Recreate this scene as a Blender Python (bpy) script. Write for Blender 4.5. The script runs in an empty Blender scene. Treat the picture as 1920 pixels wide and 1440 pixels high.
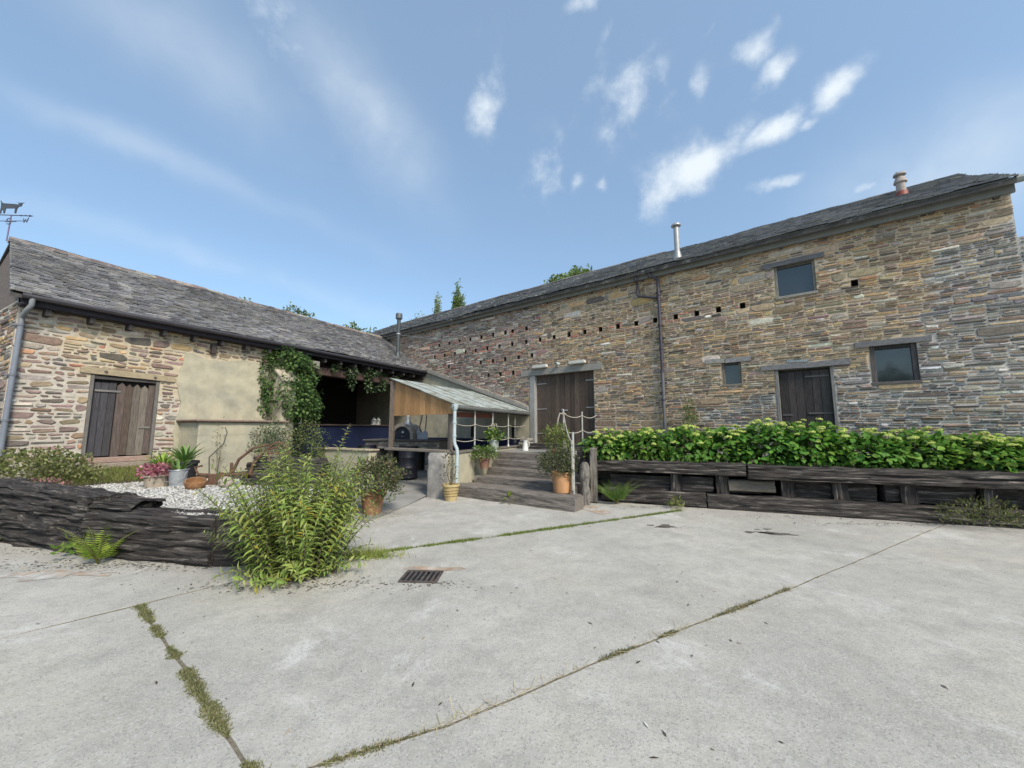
import bpy, math, random
import numpy as np
from mathutils import Vector, Matrix, noise, Euler
C = bpy.context.scene.collection
sc = bpy.context.scene
R = random.Random(7)
NR = np.random.RandomState(11)

# ------------------------------------------------------------------ camera
cam = bpy.data.objects.new('camera', bpy.data.cameras.new('camera'))
C.objects.link(cam)
cam.location = (0, 0, 1.6)
cam.rotation_euler = (math.radians(90 + 6.576), 0, 0)
cam.data.sensor_width = 36
cam.data.lens = 13.5
cam.data.clip_start = 0.05
cam.data.clip_end = 2000
sc.camera = cam
# ------------------------------------------------------------------ light, sky, exposure
SUN_AZ, SUN_EL = math.radians(147), math.radians(43)      # azimuth from +Y towards +X
sun = bpy.data.objects.new('sun', bpy.data.lights.new('sun', 'SUN'))
C.objects.link(sun)
sun.data.energy = 2.1
sun.data.angle = math.radians(14)
sun.data.color = (1.0, 0.90, 0.76)
sd = Vector((math.sin(SUN_AZ) * math.cos(SUN_EL), math.cos(SUN_AZ) * math.cos(SUN_EL), math.sin(SUN_EL)))
sun.rotation_euler = sd.to_track_quat('Z', 'Y').to_euler()
sc.view_settings.view_transform = 'Standard'
sc.view_settings.look = 'None'
sc.view_settings.gamma = 1
sc.view_settings.use_curve_mapping = False
sc.view_settings.exposure = 1.0
sc.cycles.max_bounces = 6
sc.cycles.transparent_max_bounces = 8
sc.cycles.use_denoising = True

CLOUDS = [(25.46,4.72,-3.19,-4.97,8.99,-10.03,0.55),(16.32,-1.35,-4.54,-0.46,10.06,-10.54,0.75),(31.1,4.28,-11.48,-5.15,8.61,-7.44,0.35),(45.97,8.71,-18.76,-11.26,15.68,-10.84,0.3),(20.89,2.45,-6.33,-5.98,10.01,-12.81,0.55),(7.09,-4.75,1.85,12.18,5.96,-16.74,1.0),(19.68,-15.63,5.37,18.58,7.59,-24.13,0.6),(16.39,-12.34,0.54,22.04,12.34,-34.11,0.9),(12.5,-17.47,5.87,32.48,6.3,-37.43,0.75),(17.34,-16.39,3.46,22.5,7.87,-21.76,0.7),(23.34,-20.53,2.86,24.44,10.0,-28.04,0.75),(20.48,-12.91,-3.2,24.59,24.21,-62.24,0.7),(26.55,-26.07,0.05,32.66,16.4,-72.42,0.55),(14.91,-3.62,0.26,26.82,39.2,-36.42,0.5),(27.37,-18.97,4.61,27.55,14.01,-29.41,0.45),(39.24,-37.09,11.94,58.47,19.13,-46.68,0.35),(3.98,3.79,-2.43,-11.65,3.22,-9.01,0.55),(11.48,7.27,-4.5,-16.83,7.97,-16.99,0.35),(6.2,6.14,-2.03,-9.99,3.09,-8.32,0.3),(3.82,2.56,1.06,-7.31,5.1,-10.81,0.28),(2.58,2.16,0.37,-16.29,11.12,-36.12,0.26),(2.11,1.51,-0.11,-12.76,8.82,-41.99,0.22),(27.02,4.62,2.86,-5.03,28.28,-47.68,0.22),(19.08,-22.05,26.5,52.51,8.09,-26.36,0.4),(69.19,-12.0,-8.12,8.03,41.7,-64.62,0.4),(35.71,-28.01,-1.43,52.96,30.62,-86.47,0.5),(15.91,-7.27,0.79,26.41,23.18,-37.28,0.35),(4.06,-4.12,-1.21,3.24,2.36,-9.02,0.5)]
wd = bpy.data.worlds.new('World'); sc.world = wd; wd.use_nodes = True
N = wd.node_tree.nodes; LK = wd.node_tree.links
for n in list(N): N.remove(n)
def nd(t, **kw):
    n = N.new(t)
    for k, v in kw.items(): setattr(n, k, v)
    return n
def mth(op, a, b=None, c=None, clamp=False):
    n = nd('ShaderNodeMath', operation=op, use_clamp=clamp)
    for i, x in enumerate((a, b, c)):
        if x is None: continue
        if isinstance(x, (int, float)): n.inputs[i].default_value = x
        else: LK.new(x, n.inputs[i])
    return n.outputs[0]
def vdot(v, k):
    n = nd('ShaderNodeVectorMath', operation='DOT_PRODUCT'); LK.new(v, n.inputs[0]); n.inputs[1].default_value = k
    return n.outputs['Value']
sky = nd('ShaderNodeTexSky', sky_type='NISHITA')
sky.sun_disc = False; sky.sun_elevation = SUN_EL; sky.sun_rotation = SUN_AZ
sky.air_density = 1.0; sky.dust_density = 1.6; sky.ozone_density = 2.2
tc = nd('ShaderNodeTexCoord')
dirv = tc.outputs['Generated']
nz1 = nd('ShaderNodeTexNoise'); nz1.inputs['Scale'].default_value = 8.0; nz1.inputs['Detail'].default_value = 5
LK.new(dirv, nz1.inputs['Vector'])
w1 = nd('ShaderNodeVectorMath', operation='MULTIPLY_ADD'); LK.new(nz1.outputs['Color'], w1.inputs[0])
w1.inputs[1].default_value = (.075, .075, .075); w1.inputs[2].default_value = (-.0375, -.0375, -.0375)
w2 = nd('ShaderNodeVectorMath', operation='ADD'); LK.new(dirv, w2.inputs[0]); LK.new(w1.outputs[0], w2.inputs[1])
dw = w2.outputs[0]
tot = soft = None
for ax, ay, az, bx, by, bz, s in CLOUDS:
    a = vdot(dw, (ax, ay, az)); b = vdot(dw, (bx, by, bz))
    q = mth('MULTIPLY_ADD', a, a, mth('MULTIPLY', b, b))
    m = mth('MULTIPLY', mth('POWER', 2.718, mth('MULTIPLY', q, -1.15)), s)
    big = min(math.sqrt(ax * ax + ay * ay + az * az), math.sqrt(bx * bx + by * by + bz * bz)) < 7.5      # broad soft veils, kept apart from the crisp puffs
    if big: soft = m if soft is None else mth('MAXIMUM', soft, m)
    else: tot = m if tot is None else mth('MAXIMUM', tot, m)
nz2 = nd('ShaderNodeTexNoise'); nz2.inputs['Scale'].default_value = 13.0; nz2.inputs['Detail'].default_value = 9
nz2.inputs['Roughness'].default_value = .58; nz2.inputs['Distortion'].default_value = 0
LK.new(dirv, nz2.inputs['Vector'])
fb = nd('ShaderNodeMapRange'); LK.new(nz2.outputs['Fac'], fb.inputs[0])
fb.inputs[1].default_value = .36; fb.inputs[2].default_value = .60; fb.inputs[3].default_value = .15; fb.inputs[4].default_value = 1.2
nz3 = nd('ShaderNodeTexNoise'); nz3.inputs['Scale'].default_value = 6.0; nz3.inputs['Detail'].default_value = 8; nz3.inputs['Roughness'].default_value = .5
LK.new(dw, nz3.inputs['Vector'])
fs = nd('ShaderNodeMapRange'); LK.new(nz3.outputs['Fac'], fs.inputs[0])
fs.inputs[1].default_value = .34; fs.inputs[2].default_value = .66; fs.inputs[3].default_value = .3; fs.inputs[4].default_value = 1.2
pf = nd('ShaderNodeMapRange', interpolation_type='SMOOTHSTEP'); LK.new(mth('ADD', mth('MULTIPLY', tot, 1.15), mth('MULTIPLY', mth('SUBTRACT', nz2.outputs['Fac'], .5), 2.4)), pf.inputs[0])
pf.inputs[1].default_value = .1; pf.inputs[2].default_value = 1.35; pf.inputs[3].default_value = 0; pf.inputs[4].default_value = 1
puff = mth('MULTIPLY', pf.outputs[0], mth('MINIMUM', mth('MULTIPLY', tot, 3.0), 1.0))
mask = mth('MAXIMUM', puff, mth('MULTIPLY', soft, mth('MULTIPLY', fs.outputs[0], .85)), clamp=True)
# thin veil: paler towards the horizon
sep = nd('ShaderNodeSeparateXYZ'); LK.new(dirv, sep.inputs[0])
hz = nd('ShaderNodeMapRange'); LK.new(sep.outputs['Z'], hz.inputs[0])
hz.inputs[1].default_value = 0.0; hz.inputs[2].default_value = .75; hz.inputs[3].default_value = .12; hz.inputs[4].default_value = .21
tint = nd('ShaderNodeMix', data_type='RGBA', blend_type='MULTIPLY'); tint.inputs[0].default_value = 1
LK.new(sky.outputs[0], tint.inputs[6]); tint.inputs[7].default_value = (1.15, 1.25, 1.22, 1)
vl = nd('ShaderNodeMix', data_type='RGBA'); LK.new(hz.outputs[0], vl.inputs[0]); LK.new(tint.outputs[2], vl.inputs[6]); vl.inputs[7].default_value = (5.0, 6.8, 8.9, 1)
mx = nd('ShaderNodeMix', data_type='RGBA'); LK.new(mask, mx.inputs[0]); LK.new(vl.outputs[2], mx.inputs[6])
mx.inputs[7].default_value = (5.6, 6.15, 6.6, 1)
bg = nd('ShaderNodeBackground'); bg.inputs['Strength'].default_value = 0.078
LK.new(mx.outputs[2], bg.inputs['Color'])
wo = nd('ShaderNodeOutputWorld'); LK.new(bg.outputs[0], wo.inputs['Surface'])

# ------------------------------------------------------------------ helpers
def mat(name, col=(.5, .5, .5), rough=.8, attr=False, var=.25, nscale=8., stretch=(1, 1, 1), bump=.3, bscale=40., metal=0., spots=None,
        detail=6, trans=0., spec=.3, bdist=.01, layer2=None):
    """procedural material: colour (or the per-piece colour 'Col') varied by noise, optional second tone patches, bump"""
    m = bpy.data.materials.new(name); m.use_nodes = True
    nt = m.node_tree; n = nt.nodes; l = nt.links
    p = n['Principled BSDF']; p.inputs['Roughness'].default_value = rough; p.inputs['Metallic'].default_value = metal
    p.inputs['Specular IOR Level'].default_value = spec
    t = n.new('ShaderNodeTexCoord'); mp = n.new('ShaderNodeMapping'); l.new(t.outputs['Object'], mp.inputs[0])
    mp.inputs['Scale'].default_value = stretch
    nz = n.new('ShaderNodeTexNoise'); nz.inputs['Scale'].default_value = nscale; nz.inputs['Detail'].default_value = detail
    nz.inputs['Roughness'].default_value = .65; l.new(mp.outputs[0], nz.inputs['Vector'])
    mr = n.new('ShaderNodeMapRange'); l.new(nz.outputs['Fac'], mr.inputs[0])
    mr.inputs[1].default_value = .3; mr.inputs[2].default_value = .7; mr.inputs[3].default_value = 1 - var; mr.inputs[4].default_value = 1 + var
    if attr:
        a = n.new('ShaderNodeAttribute'); a.attribute_name = 'Col'; src = a.outputs['Color']
    else:
        a = n.new('ShaderNodeRGB'); a.outputs[0].default_value = (*col, 1); src = a.outputs[0]
    if layer2:                                   # (colour, scale, low, high): patches of a second tone
        c2, s2, lo, hi = layer2
        n2 = n.new('ShaderNodeTexNoise'); n2.inputs['Scale'].default_value = s2; n2.inputs['Detail'].default_value = 7
        n2.inputs['Roughness'].default_value = .6
        l.new(mp.outputs[0], n2.inputs['Vector'])
        r2 = n.new('ShaderNodeMapRange'); l.new(n2.outputs['Fac'], r2.inputs[0]); r2.inputs[1].default_value = lo; r2.inputs[2].default_value = hi
        k = n.new('ShaderNodeMix'); k.data_type = 'RGBA'; l.new(r2.outputs[0], k.inputs[0]); l.new(src, k.inputs[6]); k.inputs[7].default_value = (*c2, 1)
        src = k.outputs[2]
    mm = n.new('ShaderNodeVectorMath'); mm.operation = 'SCALE'; l.new(src, mm.inputs[0]); l.new(mr.outputs[0], mm.inputs['Scale'])
    l.new(mm.outputs[0], p.inputs['Base Color'])
    if bump:
        nb = n.new('ShaderNodeTexNoise'); nb.inputs['Scale'].default_value = bscale; nb.inputs['Detail'].default_value = 6
        nb.inputs['Roughness'].default_value = .7
        l.new(mp.outputs[0], nb.inputs['Vector'])
        b = n.new('ShaderNodeBump'); b.inputs['Strength'].default_value = bump; b.inputs['Distance'].default_value = bdist
        l.new(nb.outputs['Fac'], b.inputs['Height']); l.new(b.outputs[0], p.inputs['Normal'])
    if trans:
        tr = n.new('ShaderNodeBsdfTranslucent'); l.new(mm.outputs[0], tr.inputs['Color'])
        ms = n.new('ShaderNodeMixShader'); ms.inputs[0].default_value = trans
        l.new(p.outputs[0], ms.inputs[1]); l.new(tr.outputs[0], ms.inputs[2]); l.new(ms.outputs[0], n['Material Output'].inputs['Surface'])
    return m

def mesh_np(name, V, F, col=None, smooth=False):
    """V (n,3), F (m,k) all faces of k corners, or a list of index lists; col (n,3)"""
    me = bpy.data.meshes.new(name)
    V = np.asarray(V, np.float32)
    if isinstance(F, np.ndarray):
        m, k = F.shape
        me.vertices.add(len(V)); me.vertices.foreach_set('co', V.ravel())
        me.loops.add(m * k); me.loops.foreach_set('vertex_index', F.astype(np.int32).ravel())
        me.polygons.add(m); me.polygons.foreach_set('loop_start', np.arange(0, m * k, k, dtype=np.int32))
        me.update(calc_edges=True)
    else:
        me.from_pydata(V.tolist(), [], F); me.update()
    if col is not None:
        a = me.color_attributes.new('Col', 'FLOAT_COLOR', 'POINT')
        c4 = np.ones((len(V), 4), np.float32); c4[:, :3] = col
        a.data.foreach_set('color', c4.ravel())
    if smooth:
        me.polygons.foreach_set('use_smooth', np.ones(len(me.polygons), bool))
    return me

def link(name, me, m=None, parent=None, loc=None, rot=None):
    o = bpy.data.objects.new(name, me); C.objects.link(o)
    if m is not None and me is not None and not me.materials: me.materials.append(m)
    if parent is not None: o.parent = parent
    if loc is not None: o.location = loc
    if rot is not None: o.rotation_euler = rot
    return o
def tag(o, label, cat, group=None, kind=None):
    o['label'] = label; o['category'] = cat
    if group: o['group'] = group
    if kind: o['kind'] = kind
    return o
def thing(name, label, cat, loc=(0, 0, 0), rz=0., group=None):
    o = bpy.data.objects.new(name, None); C.objects.link(o); o.empty_display_size = .1
    o.location = loc; o.rotation_euler = (0, 0, rz)
    return tag(o, label, cat, group)

class MB:
    """collects shapes of one part, links them as one mesh"""
    def __init__(s): s.v = []; s.f = []; s.c = []
    def add(s, vs, fs, col=(.5, .5, .5)):
        b = len(s.v); s.v += [tuple(q) for q in vs]; s.f += [[b + i for i in f] for f in fs]; s.c += [col] * len(vs)
        return s
    def box(s, x0, x1, y0, y1, z0, z1, col=(.5, .5, .5), bev=0., M=None, jit=0.):
        if bev:
            b = bev
            vs = []
            for z, k in ((z0, b), (z0 + b, 0), (z1 - b, 0), (z1, b)):
                vs += [(x0 + k, y0 + b + k * .0, z), (x0 + b, y0 + k, z), (x1 - b, y0 + k, z), (x1 - k, y0 + b, z), (x1 - k, y1 - b, z), (x1 - b, y1 - k, z), (x0 + b, y1 - k, z), (x0 + k, y1 - b, z)]
            fs = [list(range(7, -1, -1)), list(range(24, 32))]
            for r in range(3):
                for i in range(8):
                    j = (i + 1) % 8
                    fs.append([r * 8 + i, r * 8 + j, r * 8 + 8 + j, r * 8 + 8 + i])
        else:
            vs = [(x0, y0, z0), (x1, y0, z0), (x1, y1, z0), (x0, y1, z0), (x0, y0, z1), (x1, y0, z1), (x1, y1, z1), (x0, y1, z1)]
            fs = [[3, 2, 1, 0], [4, 5, 6, 7], [0, 1, 5, 4], [1, 2, 6, 5], [2, 3, 7, 6], [3, 0, 4, 7]]
        if jit: vs = [(a + R.uniform(-jit, jit), b + R.uniform(-jit, jit), c + R.uniform(-jit, jit)) for a, b, c in vs]
        if M is not None: vs = [M @ Vector(q) for q in vs]
        return s.add(vs, fs, col)
    def tube(s, pts, r, n=8, col=(.5, .5, .5), caps=True):
        pts = [Vector(p) for p in pts]; rs = r if isinstance(r, (list, tuple)) else [r] * len(pts)
        vs = []; prev = None
        for i, p in enumerate(pts):
            d = (pts[min(i + 1, len(pts) - 1)] - pts[max(i - 1, 0)]).normalized()
            if prev is None:
                a = d.orthogonal().normalized()
            else:
                a = (prev - d * prev.dot(d)); a = a.normalized() if a.length > 1e-6 else d.orthogonal().normalized()
            prev = a; b = d.cross(a)
            for k in range(n):
                t = 2 * math.pi * k / n
                vs.append(p + (a * math.cos(t) + b * math.sin(t)) * rs[i])
        fs = []
        for i in range(len(pts) - 1):
            for k in range(n):
                j = (k + 1) % n
                fs.append([i * n + k, i * n + j, i * n + n + j, i * n + n + k])
        if caps:
            fs.append(list(range(n - 1, -1, -1))); fs.append([(len(pts) - 1) * n + k for k in range(n)])
        return s.add(vs, fs, col)
    def lathe(s, prof, n=24, col=(.5, .5, .5), c=(0, 0, 0), sq=1.):
        vs = []; fs = []
        for r, z in prof:
            for k in range(n):
                t = 2 * math.pi * k / n
                vs.append((c[0] + r * math.cos(t), c[1] + r * sq * math.sin(t), c[2] + z))
        for i in range(len(prof) - 1):
            for k in range(n):
                j = (k + 1) % n
                fs.append([i * n + k, i * n + j, i * n + n + j, i * n + n + k])
        fs.append(list(range(n - 1, -1, -1))); fs.append([(len(prof) - 1) * n + k for k in range(n)])
        return s.add(vs, fs, col)
    def prism(s, pts, y0, y1, col=(.5, .5, .5)):
        """outline in x,z pushed from y0 to y1"""
        n = len(pts)
        vs = [(x, y0, z) for x, z in pts] + [(x, y1, z) for x, z in pts]
        fs = [list(range(n)), list(range(2 * n - 1, n - 1, -1))] + [[i, n + i, n + (i + 1) % n, (i + 1) % n] for i in range(n)]
        return s.add(vs, fs, col)
    def build(s, name, m, parent=None, smooth=False, loc=None, rot=None):
        me = mesh_np(name, s.v, s.f, np.array(s.c, np.float32), False)
        if smooth:
            me.polygons.foreach_set('use_smooth', np.ones(len(me.polygons), bool))
            try: me.set_sharp_from_angle(angle=math.radians(40))
            except Exception: pass
        return link(name, me, m, parent, loc, rot)

def shade(c, lo, hi):
    k = R.uniform(lo, hi); return tuple(q * k for q in c)
def nzv(x, y, z, o=3): return noise.fractal(Vector((x, y, z)), 1.0, 2.0, o)

def frames(d, up):
    """rotation matrices (n,3,3) with columns side, along, normal"""
    d = d / (np.linalg.norm(d, axis=1, keepdims=True) + 1e-9)
    s = np.cross(d, up); s /= (np.linalg.norm(s, axis=1, keepdims=True) + 1e-9)
    n = np.cross(s, d)
    return np.stack([s, d, n], axis=2)
def scatter(tv, tf, pos, rot, size, col, jit=.0):
    """place n copies of a template (verts tv, faces tf) -> V, F, colours"""
    tv = np.asarray(tv, float); n = len(pos); k = len(tv)
    size = np.asarray(size, float)
    if size.ndim == 1: size = size[:, None].repeat(3, 1)
    V = np.einsum('nij,nkj->nki', rot, tv[None] * size[:, None, :]) + pos[:, None, :]
    F = (np.asarray(tf)[None] + (np.arange(n) * k)[:, None, None]).reshape(-1, len(tf[0]))
    return V.reshape(-1, 3), F, np.repeat(col, k, axis=0)

# leaf templates: x side, y along, z normal
LEAF_OV = ([(0, 0, 0), (-.34, .3, .07), (0, .32, 0), (.34, .3, .07), (-.3, .66, .04), (0, .66, -.03), (.3, .66, .04), (0, 1, -.14)],
           [(0, 2, 1, 0), (0, 3, 2, 0), (1, 2, 5, 4), (2, 3, 6, 5), (4, 5, 7, 4), (5, 6, 7, 5)])
LEAF_LAN = ([(0, 0, 0), (-.13, .3, .05), (0, .32, .0), (.13, .3, .05), (-.105, .62, .0), (0, .64, -.07), (.105, .62, .0), (0, 1, -.26)],
            [(0, 2, 1, 0), (0, 3, 2, 0), (1, 2, 5, 4), (2, 3, 6, 5), (4, 5, 7, 4), (5, 6, 7, 5)])
def tri(t):      # template with all faces as triangles
    out = []
    for f in t[1]:
        f = list(dict.fromkeys(f))
        out.append(f[:3])
        if len(f) == 4: out.append([f[0], f[2], f[3]])
    return t[0], out
LEAF_OV = tri(LEAF_OV); LEAF_LAN = tri(LEAF_LAN)
LEAF_S = ([(0, 0, 0), (-.3, .5, .06), (.3, .5, .06), (0, 1, -.08)], [(0, 2, 1), (1, 2, 3)])
BLADE = ([(-.5, 0, 0), (.5, 0, 0), (0, 1, .12)], [(0, 1, 2)])

def varcol(base, n, v=.2, hue=.08):
    c = np.array(base)[None] * (1 + NR.uniform(-v, v, (n, 1)))
    return np.clip(c * (1 + NR.uniform(-hue, hue, (n, 3))), .005, 1)
def palcol(pal, w, n, v=.2, hue=.06):
    idx = NR.choice(len(pal), n, p=np.array(w) / sum(w))
    c = np.array(pal)[idx] * (1 + NR.uniform(-v, v, (n, 1)))
    return np.clip(c * (1 + NR.uniform(-hue, hue, (n, 3))), .005, 1)

# ------------------------------------------------------------------ materials
M_STONE = mat('stone', attr=True, var=.3, nscale=14, bump=.7, bscale=30, rough=.9, bdist=.015, spec=.15)
M_MORTAR = mat('lime_mortar', attr=True, var=.2, nscale=9, bump=.8, bscale=45, rough=.95, bdist=.012, spec=.1)
M_RENDER = mat('cream_render', (.42, .39, .295), var=.16, nscale=3.2, bump=.35, bscale=26, rough=.95, spec=.1, layer2=((.29, .285, .235), 1.5, .44, .72))
M_SLATE = mat('slate', attr=True, var=.28, nscale=9, bump=.5, bscale=35, rough=.75, layer2=((.27, .27, .25), 2.2, .54, .8))
M_CONC = None
M_DIRT = mat('joint_dirt', (.17, .15, .11), var=.45, nscale=30, bump=.8, bscale=60, rough=1)
M_WOOD = mat('grey_wood', attr=True, var=.4, nscale=9, stretch=(1, 9, 9), bump=.6, bscale=24, rough=.85, spec=.2)
M_WOODV = mat('upright_wood', attr=True, var=.4, nscale=7, stretch=(9, 9, .8), bump=.6, bscale=22, rough=.85, spec=.2)
M_BAULK = mat('weathered_black_timber', (.058, .052, .049), var=.7, nscale=6, stretch=(.28, 5, 5), bump=1., bscale=8, rough=.85, spec=.2, bdist=.06,
              layer2=((.26, .235, .21), 5.5, .52, .73))
M_BAULKV = mat('weathered_black_upright', (.05, .045, .043), var=.7, nscale=6, stretch=(5, 5, .3), bump=1., bscale=8, rough=.9, spec=.2, bdist=.05, layer2=((.2, .18, .165), 5.5, .55, .76))
M_SLEEPV = mat('greyed_upright', (.17, .155, .135), var=.45, nscale=6, stretch=(7, 7, .5), bump=.9, bscale=9, rough=.9, bdist=.02, layer2=((.07, .062, .056), 5, .55, .72))
M_STEP = mat('timber_step', (.19, .168, .148), var=.45, nscale=5, stretch=(.8, 9, 9), bump=.8, bscale=9, rough=.85, spec=.2, bdist=.015,
             layer2=((.065, .06, .058), 3, .5, .72))
M_PINE = mat('larch_board', attr=True, var=.25, nscale=6, stretch=(8, 8, .8), bump=.25, bscale=16, rough=.7)
M_IRON = mat('dark_metal', attr=True, var=.2, nscale=6, bump=.1, rough=.5, metal=.0, spec=.5)
M_GALV = mat('grey_metal', attr=True, var=.18, nscale=7, bump=.12, bscale=20, rough=.45, metal=.35, spec=.5)
M_RUST = mat('rusty_iron', (.105, .06, .042), var=.4, nscale=12, bump=.5, bscale=50, rough=.85, layer2=((.17, .09, .05), 9, .5, .7))
M_PAINT = mat('paint', attr=True, var=.12, nscale=5, bump=.1, bscale=25, rough=.55)
M_POT = mat('terracotta', attr=True, var=.18, nscale=7, bump=.2, bscale=35, rough=.85, layer2=((.36, .30, .22), 5, .6, .82))
M_OLDIRON = mat('old_iron', (.075, .065, .06), var=.4, nscale=14, bump=.4, bscale=50, rough=.8, layer2=((.13, .085, .06), 9, .55, .75))
M_LEAF = mat('leaf', attr=True, var=.15, nscale=12, bump=0, rough=.6, trans=.4, spec=.22)
M_BARK = mat('bark', (.10, .085, .065), var=.35, nscale=8, bump=.6, bscale=30, rough=.9)
M_ROPE = mat('rope', (.36, .34, .295), var=.25, nscale=40, bump=.7, bscale=120, rough=.95)
M_STONES = mat('white_chippings', attr=True, var=.12, nscale=20, bump=.2, rough=.85, spec=.2)
M_SOIL = mat('soil', (.085, .07, .05), var=.4, nscale=14, bump=1, bscale=40, rough=1, bdist=.03)
M_GLASS = mat('window_glass', (.028, .038, .042), var=.1, nscale=2, bump=.03, bscale=3, rough=.05, spec=.9)
M_GRASS = mat('grass_blade', attr=True, var=.15, nscale=10, bump=0, rough=.6, trans=.25)
M_TIN = mat('corrugated_tin', (.33, .355, .335), var=.25, nscale=5, stretch=(1, .4, 1), bump=.15, bscale=20, rough=.6, metal=.1,
            layer2=((.19, .185, .13), 3.2, .46, .66))

def concrete():
    m = bpy.data.materials.new('yard_concrete'); m.use_nodes = True
    n = m.node_tree.nodes; l = m.node_tree.links; p = n['Principled BSDF']; p.inputs['Roughness'].default_value = .9
    p.inputs['Specular IOR Level'].default_value = .2
    t = n.new('ShaderNodeTexCoord'); v = t.outputs['Object']
    def nz(s, d, r=.6, dist=0):
        k = n.new('ShaderNodeTexNoise'); k.inputs['Scale'].default_value = s; k.inputs['Detail'].default_value = d; k.inputs['Roughness'].default_value = r
        k.inputs['Distortion'].default_value = dist
        l.new(v, k.inputs['Vector']); return k.outputs['Fac']
    def mr(f, a, b, c, d):
        k = n.new('ShaderNodeMapRange'); l.new(f, k.inputs[0])
        for i, x in enumerate((a, b, c, d)): k.inputs[i + 1].default_value = x
        return k.outputs[0]
    def mix(f, a, b):
        k = n.new('ShaderNodeMix'); k.data_type = 'RGBA'; l.new(f, k.inputs[0])
        for i, x in ((6, a), (7, b)):
            if isinstance(x, tuple): k.inputs[i].default_value = (*x, 1)
            else: l.new(x, k.inputs[i])
        return k.outputs[2]
    base = mix(mr(nz(.55, 5), .35, .68, 0, 1), (.37, .358, .325), (.485, .465, .415))
    base = mix(mr(nz(2.3, 7, .7), .45, .7, 0, .75), base, (.29, .28, .252))
    base = mix(mr(nz(1.1, 9, .72, .6), .56, .68, 0, .8), base, (.56, .555, .535))      # worn pale patches
    base = mix(mr(nz(.33, 8, .7), .5, .68, 0, .5), base, (.42, .385, .315))           # earthy film
    vo = n.new('ShaderNodeTexVoronoi'); vo.inputs['Scale'].default_value = 130; l.new(v, vo.inputs['Vector'])
    sepc = n.new('ShaderNodeSeparateColor'); l.new(vo.outputs['Color'], sepc.inputs[0])
    base = mix(mr(nz(.8, 9, .7, .8), .53, .64, 0, .42), base, (.27, .255, .225))
    base = mix(mr(nz(3.7, 9, .8, 1.2), .62, .7, 0, .55), base, (.24, .23, .205))
    base = mix(mr(sepc.outputs[0], .86, .88, 0, .4), base, (.56, .555, .54))          # aggregate flecks
    base = mix(mr(sepc.outputs[1], .88, .9, 0, .5), base, (.17, .168, .16))
    base = mix(mr(nz(210, 3, .7), .5, .7, 0, .4), base, (.25, .25, .24))
    base = mix(mr(nz(7.5, 8, .78, .4), .5, .7, 0, .6), base, (.27, .265, .245))
    base = mix(mr(nz(22, 6, .8), .56, .72, 0, .6), base, (.23, .225, .21))
    l.new(base, p.inputs['Base Color'])
    b = n.new('ShaderNodeBump'); b.inputs['Strength'].default_value = .5; b.inputs['Distance'].default_value = .008
    l.new(nz(60, 6, .75), b.inputs['Height'])
    b2 = n.new('ShaderNodeBump'); b2.inputs['Strength'].default_value = .35; b2.inputs['Distance'].default_value = .04
    l.new(nz(3.2, 5), b2.inputs['Height']); l.new(b.outputs[0], b2.inputs['Normal']); l.new(b2.outputs[0], p.inputs['Normal'])
    return m
M_CONC = concrete()
M_FLOOR = mat('shelter_concrete', (.25, .245, .23), var=.25, nscale=1.6, bump=.4, bscale=40, rough=.95, spec=.1)

# ------------------------------------------------------------------ ground and yard
g = MB(); g.add([(-300, -300, -.005), (300, -300, -.005), (300, 300, -.005), (-300, 300, -.005)], [[0, 1, 2, 3]])
go = g.build('ground', M_DIRT); go['kind'] = 'structure'
LA = [(-30, -10), (-6, .8), (-3.92, 3.15), (-2.98, 4.2), (-1.67, 5.22), (0, 6.05), (2.89, 7.53), (12, 12.3)]
LBj = [(-30, -14.1), (-1.14, 1.93), (-.35, 2.28), (.76, 2.95), (2.87, 4.11), (6.73, 6.36), (20, 13.9)]
J3 = [(-3.39, 3.7), (-2.23, 2.8), (-1.66, 2.34), (-1.14, 1.93)]
def ylin(L, x):
    for (a, b), (c, d) in zip(L, L[1:]):
        if a <= x <= c: return b + (d - b) * (x - a) / (c - a)
    return L[-1][1]
def rough_line(L, off, seed, rag=.007):
    """points along a joint, pushed off to one side, with a ragged edge"""
    out = []
    for (a, b), (c, d) in zip(L, L[1:]):
        ln = math.hypot(c - a, d - b); nx, ny = -(d - b) / ln, (c - a) / ln
        near = min(math.hypot(a, b), math.hypot(c, d)) < 13
        k = max(1, int(min(ln, 12) / .09)) if near else 2
        for i in range(k):
            t = i / k; x, y = a + (c - a) * t, b + (d - b) * t
            o = off + max(-1, min(1, nzv(x * 6, y * 6, seed))) * rag + nzv(x * 1.3, y * 1.3, 55) * .012
            out.append((x + nx * o, y + ny * o))
    out.append((L[-1][0] + nx * off, L[-1][1] + ny * off)); return out
def slab(pts, z=0., nm='concrete_slab', m=None, thick=.03):
    if sum(a[0] * b[1] - a[1] * b[0] for a, b in zip(pts, pts[1:] + pts[:1])) < 0: pts = pts[::-1]
    n = len(pts)
    me = mesh_np(nm, [(x, y, z) for x, y in pts] + [(x, y, z - thick) for x, y in pts],
                 [list(range(n))] + [[i, n + i, n + (i + 1) % n, (i + 1) % n][::-1] for i in range(n)])
    bmm = me
    o = link(nm, me, m or M_CONC); o['kind'] = 'structure'
    return o
G = .011
iA = 2
A_low = [(-30, -10), (-6, .8), (-3.92, 3.15), (-3.39, 3.7)]
A_high = [(-3.39, 3.7), (-2.98, 4.2), (-1.67, 5.22), (0, 6.05), (2.89, 7.53), (12, 12.3)]
B_low = [(-30, -14.1), (-1.14, 1.93)]
B_high = LBj[1:]
# between A and B, right of the cross joint
slab(rough_line(A_high, -G, 1)[1:] + rough_line(B_high, G, 2)[1:][::-1] + rough_line(J3, G, 3)[:-1][::-1])
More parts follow.
